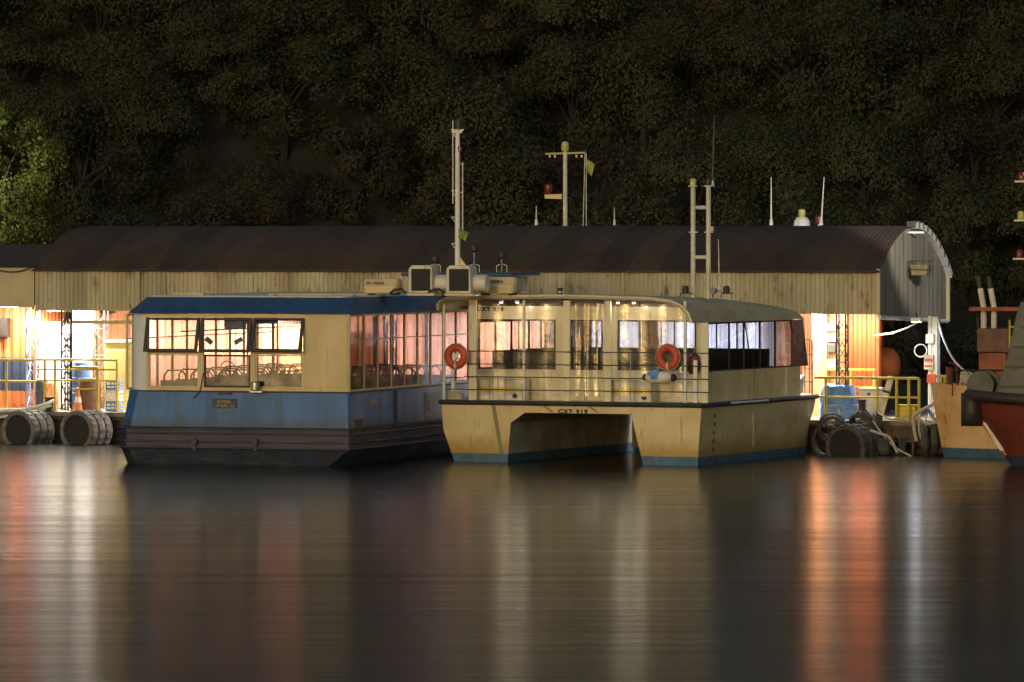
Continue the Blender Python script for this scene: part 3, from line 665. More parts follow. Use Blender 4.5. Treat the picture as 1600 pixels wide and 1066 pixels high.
for i, (a, b) in enumerate(bays):
    frame_pane('lower_window', a, b, zs + .094, (zmid0 - .004), .05, .035 if i != 1 else .055, 'cream' if i != 1 else 'black', 'glassdim', blue, -.02, .02)
    # top hung sash, tilted open
    H = Z3 - .105 - (zmid1 + .0) ; ang = R(15 + 2 * i - (3 if i == 1 else 0)); w = b - a
    sash = bpy.data.objects.new('open_sash', None)
    c, s = math.cos(ang), math.sin(ang)
    def tilt(p):   # p = (u, t down the sash, thickness)
        return (p[0], .0 - p[1] * s - p[2] * c, (Z3 - .11) - p[1] * c + p[2] * s)
    def tbox(mb, u0, u1, t0, t1, h0=-.03, h1=.03):
        vs = [tilt(q) for q in [(u0,t0,h0),(u1,t0,h0),(u1,t1,h0),(u0,t1,h0),(u0,t0,h1),(u1,t0,h1),(u1,t1,h1),(u0,t1,h1)]]
        mb.add(vs, [(3,2,1,0),(4,5,6,7),(0,1,5,4),(1,2,6,5),(2,3,7,6),(3,0,4,7)])
    bpy.data.objects.remove(sash)
    mb = MB(); a2, b2 = a - .06, b + .06; H = H + .04; ww = .085
    tbox(mb, a2, b2, 0, .06); tbox(mb, a2, b2, H - ww, H); tbox(mb, a2, a2 + ww, .06, H - ww); tbox(mb, b2 - ww, b2, .06, H - ww)
    sash = mb.build('open_sash', 'black', blue)
    MB().add([tilt(q) for q in [(a2 + ww, .06, 0), (b2 - ww, .06, 0), (b2 - ww, H - ww, 0), (a2 + ww, H - ww, 0)]], [(0, 1, 2, 3)]).build('pane', 'glass', sash)
    if i == 1:
        for uu, rr in ((.14, 35), (.80, -32)):
            mb = MB(); cx = a2 + ww + (b2 - a2 - 2*ww) * uu; cy = H * .66; q = []
            for dx, dy in ((-.13, -.07), (.13, -.07), (.13, .07), (-.13, .07)):
                t = R(rr); q.append(tilt((cx + dx*math.cos(t) - dy*math.sin(t), cy + dx*math.sin(t) + dy*math.cos(t), -.012)))
            mb.add(q, [(0, 1, 2, 3)]).build('sticker', 'olive', sash)
    for uu in (a + .01, b - .01): MB().tube([(uu, .03, Z3 - .85), tilt((uu, H - .12, -.03))], .012, 5).build('stay', 'black', sash)
# right side, left side, rear: windows between mullions
nb = 10; bw = (BL - .25) / nb
for side, us in (('r', -.03), ('l', uL + .05)):
    for i in range(nb):
        v0 = .12 + i * bw; v1 = v0 + bw
        mb = MB().box(us - .03, us + .03, v0, v0 + .055, zs, Z3).box(us - .025, us + .025, v0 + .055, v1, zs, zs + .06).box(us - .025, us + .025, v0 + .055, v1, Z3 - .06, Z3).box(us - .02, us + .02, v0 + .055, v1, zs + 1.42, zs + 1.45)
        f = mb.build('side_window', 'cream', blue)
        MB().add([(us, v0 + .055, zs + .06), (us, v1, zs + .06), (us, v1, Z3 - .06), (us, v0 + .055, Z3 - .06)], [(0, 1, 2, 3)]).build('pane', 'glassdim' if side == 'r' else 'glass', f)
for i in range(4):
    a = uL + .1 + i * (-uL - .2) / 4; b = a + (-uL - .2) / 4
    frame_pane('rear_window', a, b, zs, Z3, BL - .1, .05, 'cream', 'glass', blue)
MB().box(u545 - .03, u545 + .02, .02, .11, zs, Z3).build('corner_post', 'cream', blue)
MB().box(uL + .02, -.02, .1, BL - .05, 1.28, 1.34).build('cabin_floor', 'dark', blue)
# roof
rl, rr_ = uL - .04, .10
MB().loft([plan(rl, rr_, -.06, BL + .1, .5, .08, Z3 + .01), plan(rl + .02, rr_ - .01, -.03, BL + .1, .5, .08, Z3 + .05), plan(rl + .50, rr_ - .30, .38, BL - .2, .25, .10, Z4)], True, False).build('roof_fascia', 'roofblue', blue)
MB().loft([plan(rl + .06, rr_ - .06, -.0, BL, .5, .08, Z3 + .004), plan(rl + .06, rr_ - .06, -.0, BL, .5, .08, Z3 + .02)]).build('ceiling', 'offwhite', blue)
MB().loft([plan(rl + .50, rr_ - .30, .38, BL - .2, .25, .10, Z4 + .004), plan(rl + .56, rr_ - .36, .44, BL - .3, .25, .10, Z4 + .05)]).build('roof_deck', 'offwhite', blue, bevel=.01)
# seats inside
for r in range(8):
    v = 1.6 + r * 1.15
    for a, b in ((uL + .3, uL + 2.75), (uL + 3.75, -.3)):
        mb = MB().box(a, b, v, v + .5, 1.72, 1.80).box(a, b, v + .46, v + .54, 1.80, 2.32)
        for q in (a + .1, (a + b) / 2, b - .14): mb.box(q, q + .05, v + .1, v + .4, 1.345, 1.72)
        bench = mb.build('bench', 'seat', blue, bevel=.015)
        mb = MB(); w = (b - a) / 3
        for k in range(3):
            p0, p1 = a + k * w + .08, a + (k + 1) * w - .08
            mb.tube([(p0, v + .56, 2.0), (p0, v + .56, 2.46), (p0 + .12, v + .56, 2.60), (p1 - .12, v + .56, 2.60), (p1, v + .56, 2.46), (p1, v + .56, 2.0)], .028, 6)
        mb.build('grab_rail', 'seat', bench, smooth=True)
for v in (2.2, 4.6, 7.0, 9.4):
    for u in (uL + 2.9, uL + 3.65): MB().tube([(u, v, 1.34), (u, v, Z3)], .025, 6).build('grab_pole', 'steel', blue, smooth=True)
MB().tube([(uL + 1.5, .6, Z3 - .5), (uL + 1.5, BL - .5, Z3 - .5)], .02, 6).build('ceiling_rail', 'dark', blue)
# helm
uc = (bays[1][0] + bays[1][1]) / 2
MB().prism([(.35, 1.345), (1.0, 1.345), (1.0, 2.10), (.7, 2.42), (.35, 2.28)], 'x', uc - .62, uc + .62).build('helm_console', 'olive', blue, bevel=.03)
rnd = random.Random(5); mb = MB(); vs = []; fs = []
for j in range(9):
    for i in range(13): vs.append((uc - .6 + .1 * i, .36 + .075 * j, 2.33 + .02 * j + rnd.uniform(-.05, .06)))
for j in range(8):
    for i in range(12): q = j * 13 + i; fs.append((q, q + 1, q + 14, q + 13))
mb.add(vs, fs).build('console_cover', 'steel', blue)
MB().obox((uc + .05, 1.2, 2.5), (1.1, .5, .05), Matrix.Rotation(R(-12), 3, 'Y')).build('folded_lifejacket', 'redring', blue, bevel=.02)
MB().box(uc - .18, uc + .38, .25, .55, Z3 - .42, Z3 - .08).build('monitor', 'olive', blue, bevel=.02); MB().box(uc + .4, uc + 1.35, .3, .5, Z3 - .27, Z3 - .07).build('overhead_box', 'dark', blue, bevel=.02)
MB().torus((uc - .3, .9, 2.7), (0, 1, .4), .22, .018, 20, 6).build('steering_wheel', 'black', blue, smooth=True)
# nameplate, lamp, wiper
MB().box(B.u(332), B.u(371), -.028, -.004, fz(350, 638), fz(350, 623)).build('name_plate', 'navy', blue, bevel=.004)
M['fadedyellow'] = mat('faded_yellow_lettering', (.36, .30, .10), .6, col2=(.28, .23, .08), nscale=9)
worn_marks(blue, B.u(340), B.u(363), fz(350, 630), fz(350, 625.5), -.034, 'fadedyellow', 7, 1)
worn_marks(blue, B.u(337), B.u(368), fz(350, 636.5), fz(350, 632), -.034, 'fadedyellow', 10, 2)
M['ghost'] = mat('ghost_of_old_lettering', (.12, .13, .09), .6, col2=(.10, .16, .2), nscale=9)
worn_marks(blue, B.u(334), B.u(382), fz(350, 649), fz(350, 642), -.006, 'ghost', 7, 3)
o = MB().lathe([(.08, 0), (.12, .03), (.12, .22), (.09, .25)], (B.u(402), -.16, zs + .02), (0, 0, 1), 16).box(B.u(396), B.u(415), -.3, -.004, zs - .03, zs + .015).build('bow_lamp', 'steel', blue, smooth=True)
MB().tube([(B.u(303), -.03, zs - .22), (B.u(313), -.03, zs - .02), (B.u(318), .0, zs + .5)], .014, 5).build('wiper', 'black', blue)
MB().box(B.u(341), B.u(362), -.05, -.004, zs - .10, zs - .01).build('vent_cover', 'black', blue)
# right topside marks
va = B.v_at(575); vb = B.v_at(589)
MB().prism([(va, 1.70), (vb, 1.70), (vb - .2, 1.82), (va + .45, 1.86), (va + .15, 1.80)], 'x', .012, .02).build('arrow_mark', 'fadedyellow', blue)
vc = B.v_at(667); worn_marks(blue, 1.22, 1.90, vc - .22, vc - .0, .03, 'offwhite', 7, 4, side=True); worn_marks(blue, 1.22, 1.90, vc + .08, vc + .28, .03, 'offwhite', 9, 5, side=True)
MB().box(.01, .05, B.v_at(556), B.v_at(565), 1.1, 1.32).build('rubber_pad', 'brown', blue)
MB().prism([(B.v_at(616), Z1 + .05), (B.v_at(620), Z1 + .05), (B.v_at(620), Z2 - .06), (B.v_at(616), Z2 - .06)], 'x', .01, .045).build('half_round', 'strake', blue)
# wheelhouse at the far end of the roof
wa, wb, wv0, wv1 = B.u(632, 8.6), B.u(798, 8.6), 8.6, 10.9
MB().box(wa + .1, wb - .2, wv0, wv1, Z4 + .06, 5.22).build('wheelhouse', 'offwhite', blue, bevel=.05)
MB().box(wa - .05, wb + .1, wv0 - .2, wv1 + .2, 5.24, 5.34).build('wheelhouse_roof', 'roofblue', blue, bevel=.03)
MB().box(wb - .85, wb - .22, wv0 - .03, wv0 - .003, 4.95, 5.16).build('wheelhouse_window', 'white', blue)

# things carried on the blue roof
def raft(px0, px1, py0, py1, v, label, txt):
    u0, u1 = B.u(px0, v), B.u(px1, v); z0 = Z4 + .052; z1 = z0 + (py1 - py0) / 55.
    t = thing('life_raft', label, 'life raft', B, u0, v, z0, 'life raft canisters on the blue roof'); w = u1 - u0; h = z1 - z0
    def ring(x, k): return [(x, .5 * w * (.5 - .5 * k) , 0)]
    sec = lambda e: [(e + .06, .0, 0.04), (e + .0, .0, h * .48), (e + .12, .12, h), (e + .12, .52, h), (e, .64, h * .48), (e + .06, .64, .04)]
    rings = [[(x + s0 * .0, y * (1 - q) + .32 * q, z * (1 - q * .5) + h * .25 * q) for (xx, y, z), s0 in zip(sec(0), range(6))] for x, q in ((0, .5), (.05, .12), (.12, 0), (w - .12, 0), (w - .05, .12), (w, .5))]
    MB().loft(rings).build('canister', 'cream', t, bevel=.02)
    MB().box(.1, w - .1, -.012, .66, h * .46, h * .50).build('seam_band', 'offwhite', t)
    MB().box(.12, .2, .05, .6, -.01, .045).box(w - .2, w - .12, .05, .6, -.01, .045).build('cradle', 'dark', t)
    worn_marks(t, w * .14, w * .70, h * .66, h * .82, -.004, 'black', 9, len(txt))
    return t
raft(565, 621, 432, 457, 3.2, 'cream life raft canister standing alone left of the two speaker boxes', 'VIT 2005 BX')
raft(745, 804, 430, 458, 4.2, 'cream life raft canister right of the mast with a peeling orange sticker', 'VTCOBRA-GJ')
def ac_box(px0, px1, v, label):
    u0, u1 = B.u(px0, v), B.u(px1, v); z0 = Z4 + .052; w = u1 - u0; h = .84
    t = thing('roof_ventilator', label, 'ventilator', B, u0, v, z0, 'ventilator boxes on the blue roof')
    MB().loft([[(0, y, .06), (w, y, .06), (w, y, h - .08), (w - .06, y, h), (.09, y, h), (0, y, h - .1)] for y in (.0, .62)]).build('housing', 'offwhite', t, bevel=.025)
    g = MB()
    g.box(.09, w - .05, -.01, -.002, .12, h - .10)
    for i in range(16): z = .13 + i * (h - .26) / 16; g.box(.09, w - .05, -.016, -.011, z, z + .012)
    g.build('dark_grille', 'grille', t)
    MB().box(-.03, w + .08, -.06, .66, -.02, .055).build('base_plate', 'cream', t, bevel=.01)
    MB().lathe([(.02, 0), (.24, .0), (.24, .36), (.2, .38)], (w + .002, .42, .34), (1, 0, 0), 20).build('fan_drum', 'offwhite', t, smooth=True)
    MB().tube([(-.05, -.03, .06), (-.2, -.05, .18), (-.42, -.03, .14), (-.55, 0, .04)], .035, 6).build('cable', 'black', t, smooth=True)
    return t
ac_box(638, 675, 3.0, 'cream roof ventilator with dark front grille, the one without the mast')
ac_box(697, 735, 3.0, 'cream roof ventilator with dark front grille right below the tall white mast')
v = 3.5; um = B.u(715, v)
t = thing('tall_mast', 'tall white pole mast with step brackets and dark lantern behind the ventilator boxes', 'mast', B, um, v, Z4 + .05)
zt = B.z(715, 202, v) - Z4 - .05
MB().tube([(0, 0, 0), (0, 0, .9), (0, 0, zt)], [.085, .08, .065], 12).build('pole', 'white', t, smooth=True)
MB().prism([(.05, .75), (.32, .75), (.06, 1.1)], 'y', -.012, .012).build('gusset', 'cream', t)
MB().tube([(-.14, 0, zt * .55), (-.14, 0, zt + .25)], .016, 6).build('conduit', 'white', t)
for f in (.16, .31, .47, .63, .985):
    z = zt * f; MB().tube([(-.18, 0, z), (.0, 0, z)], .014, 5).tube([(-.17, 0, z), (-.06, 0, z - .16)], .012, 5).build('step_bracket', 'white', t)
for f in (.62, .79): z = zt * f; MB().tube([(0, 0, z), (.16, 0, z)], .012, 5).build('arm', 'white', t)
MB().tube([(.15, 0, zt * .36), (.15, 0, zt * .80)], .018, 6).build('halyard_rod', 'white', t)
MB().prism([(-.2, zt), (.2, zt), (.1, zt - .12), (-.1, zt - .12)], 'y', -.02, .02).build('head_plate', 'white', t)
MB().lathe([(.12, zt + .0), (.12, zt + .06), (.10, zt + .07), (.10, zt + .22), (.12, zt + .23), (.12, zt + .27)], (0.03, 0, 0)).build('lantern', 'black', t, smooth=True)
MB().lathe([(.06, 0), (.06, .14)], (.09, -.05, zt * .865)).build('red_lamp', 'lampred', t)
def flag(t, p, w, h, seed):
    rnd = random.Random(seed); vs = []; fs = []
    for i in range(8):
        for j in range(6):
            vs.append((p[0] + w * i / 7 * (1 - .3 * j / 5), p[1] + .04 * math.sin(i * 1.1 + j * .5), p[2] - h * j / 5 - .42 * h * (i / 7) ** 1.5))
    for i in range(7):
        for j in range(5): q = i * 6 + j; fs.append((q, q + 6, q + 7, q + 1))
    o = MB().add(vs, fs).build('flag', 'flag', t, smooth=True); md = o.modifiers.new('solid', 'SOLIDIFY'); md.thickness = .006
flag(t, (.05, -.09, zt * .40), .3, .25, 1)
v = 9.4
for px, lab, top in ((741, 'small dark searchlight on a thin blue stand right of the tall mast', 388), (784, 'small dark deck lamp in a wire guard on the far blue wheelhouse roof', 398), (680, 'small dark lamp seen between the two ventilator boxes', 405)):
    t = thing('roof_lamp', lab, 'lamp', B, B.u(px, v), v, 5.35); z = B.z(px, top, v) - 5.35
    MB().tube([(0, 0, 0), (0, 0, z)], .025, 6).build('stand', 'bluegrey', t); MB().lathe([(.04, 0), (.12, .05), (.12, .2), (.07, .24)], (0, 0, z - .12)).build('lamp_head', 'black', t, smooth=True)
    for q in (-.16, .16): MB().tube([(q, 0, 0), (q, 0, .2), (q * .3, 0, .24)], .012, 5).build('guard', 'steel', t)
t = thing('roof_plank', 'pale plank lying on the front edge of the blue roof', 'plank', B, B.u(272, 1.2), 1.2, Z4 + .053)
MB().obox((.45, 0, .03), (.95, .14, .05), Matrix.Rotation(R(-4), 3, 'Z')).build('board', 'cream', t); MB().box(.1, .16, -.1, .1, -.001, .003).build('strap', 'dark', t)
t = thing('roof_pipe', 'thin cream pipe lying along the blue roof before the life raft', 'pipe', B, B.u(420, 1.0), 1.0, Z4 + .08)
MB().tube([(0, 0, 0), (2.9, .1, 0)], .03, 6).build('tube', 'cream', t); MB().box(.2, .26, -.05, .05, -.028, .0).box(2.5, 2.56, .03, .15, -.028, 0).build('clip', 'dark', t)

# ------------------------------------------------------------------ the cream catamaran
cat = thing('catamaran_ferry', 'cream catamaran ferry with railed stern deck and dark tunnel between its hulls', 'ferry', C, 0, 0, 0)
GW = 1.69
ZL = [-.4, 0.0, .25, .9, 1.3, GW]
cuL = C.u(690)
def lerp(x, xs, ys):
    if x <= xs[0]: return ys[0]
    for i in range(len(xs) - 1):
        if x <= xs[i+1]: return ys[i] + (ys[i+1] - ys[i]) * (x - xs[i]) / (xs[i+1] - xs[i])
    return ys[-1]
HR_o = lambda z: lerp(z, [-.4, 0, .9, GW], [-.1, 0, .05, .12])
HR_i = lambda z: lerp(z, [-.4, 0, 1.42], [C.u(1008), C.u(1005), C.u(986)])
HL_o = lambda z: lerp(z, [-.4, 0, .95, GW], [C.u(716), C.u(710), cuL + .04, cuL])
HL_i = lambda z: lerp(z, [-.4, 0, 1.12, GW], [C.u(792), C.u(793), C.u(798), C.u(799)])
def hl(z): return 9.85 + .75 * (z + .4) / 2.1
def side_u(f_o, f_i, z, s, outer):
    c = (f_o(z) + f_i(z)) / 2; u = f_o(z) if outer else f_i(z)
    t0 = .80 if outer else .985; t = max(0, (s - t0) / (1 - t0)); k = max(.03, 1 - t ** (1.9 + .5 * (z > 1)))
    if z > 1.2 and outer: k = max(k, .12)
    return c + (u - c) * k
ST = [0, .2, .4, .6, .68, .75, .81, .86, .90, .94, .97, 1.0]
def strip(mb, f_o, f_i, outer, zs_):
    mb.loft([[(side_u(f_o, f_i, z, s, outer), s * hl(z), z) for z in zs_] for s in ST], False, False)
mb = MB(); band = MB(); inn = MB()
for fo, fi in ((HR_o, HR_i), (HL_o, HL_i)):
    strip(mb, fo, fi, True, ZL[2:]); strip(band, fo, fi, True, ZL[:3])
    strip(inn, fo, fi, False, [z for z in ZL[2:] if z < 1.35] + [1.42]); strip(band, fo, fi, False, ZL[:3])
    zz = ZL[2:]; vs = [(fo(z), 0, z) for z in zz] + [(fi(z), 0, z) for z in reversed(zz)]; mb.add(vs, [tuple(range(len(vs)))])
    zz = ZL[:3]; vs = [(fo(z), 0, z) for z in zz] + [(fi(z), 0, z) for z in reversed(zz)]; band.add(vs, [tuple(range(len(vs)))])
mb.add([(HL_i(GW), 0, GW), (HR_i(GW), 0, GW), (HR_i(1.42), 0, 1.42), (HL_i(1.42), 0, 1.42)], [(0, 1, 2, 3)])
# tunnel corner brackets show at the stern
mb.add([(HL_i(1.1), 0.002, 1.12), (HL_i(1.42), .002, 1.42), (C.u(820), .002, 1.42)], [(0, 1, 2)])
hull = mb.build('hull', 'creamhull', cat, smooth=True)
band.build('waterline_band', 'bluestripe', cat, smooth=True)
inn.loft([[(C.u(820), v, 1.42), (HR_i(1.42) - .0, v, 1.42)] for v in (.0, 9.0)], False, False)
inn.loft([[(HL_i(1.1), v, 1.12), (C.u(820), v, 1.42)] for v in (0.0, 9.0)], False, False)
inn.build('tunnel', 'tunnel', cat)
MB().box(C.u(793) + .15, C.u(1005) - .02, 8.75, 8.9, .12, 1.41).build('tunnel_light_block', 'tunnel', cat, bevel=.03)  # added wall that keeps the dock light out of the tunnel
top = [(side_u(HR_o, HR_i, GW, s, True), s * hl(GW), GW) for s in ST] + [(side_u(HR_o, HR_i, GW, 1, False) , hl(GW), GW), (C.u(986), 9.1, GW), (C.u(799), 9.1, GW)] + [(side_u(HL_o, HL_i, GW, s, True), s * hl(GW), GW) for s in reversed(ST)]
MB().loft([[(x, y, GW + .001) for x, y, z in top], [(x, y, GW + .06) for x, y, z in top]]).build('deck', 'offwhite', cat)
pth = [(side_u(HL_o, HL_i, GW, s, True) - .03, s * hl(GW), GW - .0) for s in reversed(ST)] + [(cuL - .03, -.04, GW), (.14, -.04, GW)] + [(side_u(HR_o, HR_i, GW, s, True) + .03, s * hl(GW), GW) for s in ST]
rub = MB().tube(pth, .07, 8).build('rubbing_rail', 'dark', cat, smooth=True)
MB().tube([(.20, v, GW + .012) for v in (2.0, 3.4, 4.9)], .036, 6).build('chafed_strip', 'white', rub, smooth=True)
# seam on the left transom, chevrons, number
M['seam'] = mat('dirty_seam', (.26, .22, .14), .6, col2=(.2, .16, .1), nscale=8)
MB().prism([(C.u(768), GW - .08), (C.u(774), GW - .08), (C.u(787), .26), (C.u(781), .26)], 'y', -.008, -.001).build('seam', 'seam', hull)
for p in (846, 917): MB().prism([(C.u(p), GW - .05), (C.u(p + 5), GW - .05), (C.u(p + 20), 1.44), (C.u(p + 15), 1.44)], 'y', -.008, -.001).build('chevron', 'seam', hull)
lettering('CXT 919', .155, cat, (C.u(895), -.006, C.z(895, 643.5)), 'black', sx=1.25)
for i, z in enumerate((.42, .66, .90, 1.14, 1.38)):
    v = 1.0; mb = MB(); uo = HR_o(z) + .012; d = '54321'[i]
    for k in range(3): mb.box(uo - .004, uo + .004, v + .0, v + .13, z - .05 + .04 * k, z - .03 + .04 * k)
    mb.box(uo - .004, uo + .005, v + .02 + .05 * (i % 2), v + .06 + .05 * (i % 2), z - .05, z + .05)
    mb.build('draught_mark', 'dark', hull)
for v in (4.0, 4.05): MB().box(HR_o(.9) + .03, HR_o(.9) + .05, v * 1.0, v + .03, .4, 1.4).build('side_weld', 'creamhull', hull) if v == 4.0 else None
# cabin
CV = 1.2; cR = C.u(1104, CV); cL = C.u(733, CV)
zA, zW0, zW1, zT = GW + .062, C.z(900, 578, CV), C.z(900, 500, CV), 4.42
wins = [(C.u(a, CV), C.u(b, CV)) for a, b in ((747, 868), (891, 942), (965, 1088))]
mb = MB().box(cL, cR, CV, CV + .07, zA, zW0 - .002).box(cL, cR - .5, CV, CV + .07, zW1 + .002, zT).box(cR - .498, cR, CV, CV + .07, zW1 + .002, C.z(1110, 505, CV) + .06)
e = [cL] + [q for w_ in wins for q in w_] + [cR]
for i in range(0, 8, 2): mb.box(e[i], e[i+1], CV + .002, CV + .068, zW0 - .002, zW1 + .002)
aft = mb.build('stern_wall', 'deckcream', cat)
for a, b in wins: frame_pane('stern_window', a + .01, b - .01, zW0, zW1, CV + .03, .035, 'black', 'glass', cat, -.045, .03)
for a, b in wins: MB().box(a - .04, b + .04, CV - .03, CV - .002, zW0 - .05, zW0 - .012).box(a - .04, b + .04, CV - .03, CV - .002, zW1 + .012, zW1 + .04).build('window_trim', 'white', aft)
lettering('CXT 919', .15, cat, (C.u(766, CV), CV - .006, C.z(766, 483.5, CV)), 'black', sx=1.2)
V1 = 7.55
zS0, zS1 = C.z(1110, 581.5, CV), C.z(1110, 505, CV)
for a in (cR - .06, cL):
    MB().box(a, a + .06, CV + .074, 8.6, zA, zS0).build('side_wall', 'creamhull', cat)
    MB().box(a + .002, a + .058, CV + .074, 8.0, zS1, zS1 + .10).build('side_head', 'creamhull', cat)
sv = [CV + .08] + [C.v_at(p, cR) for p in (1140, 1163, 1188, 1212, 1238)]; ve = C.v_at(1258, cR)
for us, k in ((cR - .03, 1), (cL + .03, 0)):
    for i in range(5):
        a, b = sv[i], sv[i+1]
        f = MB().box(us - .025, us + .025, a, a + .05, zS0 + .002, zS1 - .002).box(us - .022, us + .022, a + .05, b, zS0 + .002, zS0 + .04).box(us - .022, us + .022, a + .05, b, zS1 - .04, zS1 - .002).build('side_window', 'black', cat)
        MB().add([(us, a + .05, zS0 + .04), (us, b, zS0 + .04), (us, b, zS1 - .04), (us, a + .05, zS1 - .04)], [(0, 1, 2, 3)]).build('pane', 'glassdark', f)
    MB().prism([(sv[-1] + .01, zS0 + .002), (ve + .25, zS0 + .002), (ve - .15, zS1 - .002), (sv[-1] + .01, zS1 - .002)], 'x', us - .02, us + .028).build('end_pane', 'darkred', cat)
for i in range(5):
    a = cL + .1 + i * (cR - cL - .2) / 5; b = a + (cR - cL - .2) / 5 - .05
    MB().add([(a, 8.58, zS0), (b, 8.58, zS0), (b, 8.0, zS1), (a, 8.0, zS1)], [(0, 1, 2, 3)]).build('windscreen', 'glassdark', cat)
    MB().add([(b, 8.6, zS0), (b + .05, 8.6, zS0), (b + .05, 8.02, zS1), (b, 8.02, zS1)], [(0, 1, 2, 3)]).build('windscreen_post', 'cream', cat)
MB().box(cL + .061, cR - .061, 8.54, 8.6, zA, zS0 - .002).build('bow_wall', 'creamhull', cat)
MB().box(cL + .07, cR - .07, CV + .08, 8.5, 1.95, 2.0).build('cabin_floor', 'dark', cat)
# roof shell
rL = C.u(684.5, 0); rR = cR + .09
def roof_sec(v, dz, drop, nar):
    o = [(rL, 4.30), (rL + .01, 4.42), (rL + .10, 4.56), (rL + .30, 4.65), (rL + .8, 4.69), ((rL + rR) / 2, 4.74), (rR - 1.3, 4.68), (rR - .62, 4.60), (rR - .30, 4.46), (rR - .10, 4.26), (rR, zS1 + .02)]
    i = [(rL + .07, 4.30), (rL + .08, 4.40), (rL + .16, 4.51), (rL + .34, 4.58), (rL + .8, 4.62), ((rL + rR) / 2, 4.66), (rR - 1.3, 4.61), (rR - .66, 4.53), (rR - .37, 4.40), (rR - .18, 4.22), (rR - .08, zS1 + .02)]
    c = (rL + rR) / 2
    g = lambda p: (c + (p[0] - c) * nar, v, p[1] + dz - drop * max(0, p[1] - 4.05))
    return [g(p) for p in o] + [g(p) for p in reversed(i)]
mb = MB().loft([roof_sec(-.12, 0, 0, 1), roof_sec(1.0, 0, 0, 1), roof_sec(3.0, 0, .0, 1), roof_sec(5.0, -.0, .10, 1), roof_sec(6.6, -.0, .26, 1), roof_sec(7.7, -.0, .40, 1), roof_sec(8.3, -.0, .50, .999), roof_sec(8.62, -.01, .64, .996), roof_sec(8.78, -.03, .90, .99)])
mb.build('roof', 'roofbeige', cat, smooth=True)
MB().tube([(p[0], -.13, p[2]) for p in roof_sec(0, 0, 0, 1)[1:11]], .035, 8).build('roof_edge', 'deckcream', cat, smooth=True)
# stern deck posts, rails, clear sheets
zR = 4.60
def post(px, w, v, m='deckcream', z1=zR, d=.07):
    u = C.u(px, v); return MB().box(u - w/2, u + w/2, v, v + d, zA, z1).build('deck_post', m, cat, bevel=.012)
post(693, .07, .05, 'white', 4.5); post(738, .24, .14); post(818, .07, .02, 'white'); post(885, .20, .14); post(949, .20, .14); post(1070, .08, .02, 'white'); post(1101, .20, .06, 'deckcream', 4.0)
post(707, .10, .40, 'white', 2.6); post(1086, .12, .05, 'white', 2.95)
def bar(px0, px1, py, v=.0, r=.016, m='dark'):
    z = C.z(px0, py, v); MB().tube([(C.u(px0, v), v, z), (C.u(px1, v), v, z)], r, 6).build('deck_rail', m, cat, smooth=True)
for py in (548.5, 568.5, 588.5, 608.5): bar(725, 1108, py)
for px in (770, 850, 917, 985, 1030): MB().tube([(C.u(px, .02), .02, zA), (C.u(px, .02), .02, C.z(px, 548, .02))], .014, 6).build('rail_stanchion', 'steel', cat, smooth=True)
bar(697, 725, 590, .05); bar(697, 725, 608, .05)
# stern rails on the right side deck edge
for k, (a, b) in enumerate(((742, 880), (891, 943), (956, 1066))):
    ua, ub = C.u(a, .25), C.u(b, .25); rnd = random.Random(k); vs = []; fs = []; nx, nz = 26, 12
    for j in range(nz + 1):
        for i in range(nx + 1):
            x = ua + (ub - ua) * i / nx
            vs.append((x, .25 + .03 * math.sin(i * .9 + k) * (.4 + .6 * j / nz) + rnd.uniform(-.012, .012), 1.9 + (4.50 - 1.9) * j / nz))
    for j in range(nz):
        for i in range(nx): q = j * (nx + 1) + i; fs.append((q, q + 1, q + nx + 2, q + nx + 1))
    MB().add(vs, fs).build('clear_curtain', 'curtain', cat, smooth=True)
for px in (785, 810, 967, 992):
    u = C.u(px, .1); f = MB().lathe([(.05, 4.545), (.065, 4.60)], (u, .02, 0)).build('downlight', 'white', cat)
    MB().lathe([(.035, 4.515), (.05, 4.543)], (u, .02, 0)).build('bulb', 'lampwarm', f)
    l = bpy.data.lights.new('downlight_lamp', 'POINT'); l.energy = 10; l.color = (1, .88, .66); l.shadow_soft_size = .05
    lo = bpy.data.objects.new('downlight_lamp', l); COL.objects.link(lo); lo.parent = f; lo.location = (u, .30, 4.42)
# seats inside
for r in range(5):
    v = 2.3 + r * 1.15
    for a, b in ((cL + .3, cL + 2.9), (cL + 3.7, cR - .3)):
        mb = MB().box(a, b, v, v + .45, 2.38, 2.48).box(a, b, v - .1, v - .02, 2.45, 3.14)
        for q in (a + .1, b - .15): mb.box(q, q + .05, v, v + .4, 2.0, 2.38)
        mb.build('bench', 'darkseat', cat, bevel=.03)
for v in (2.0, 3.6, 5.2, 6.8):
    for u in (cL + 1.2, cL + 2.95, cL + 3.65, cR - 1.3): MB().tube([(u, v, 2.0), (u, v, 4.5)], .026, 6).build('grab_pole', 'steel', cat, smooth=True)
for u in (cL + 1.8, cR - 1.6): MB().box(u - .9, u + .9, 1.9, 2.1, 4.22, 4.34).build('ceiling_duct', 'dark', cat); MB().tube([(u, 1.5, 4.1), (u, 8.0, 4.1)], .02, 6).build('ceiling_rail', 'dark', cat)
MB().box(cL + 3.0, cL + 3.25, 6.9, 7.5, 2.0, 4.2).build('locker_column', 'darkred', cat)
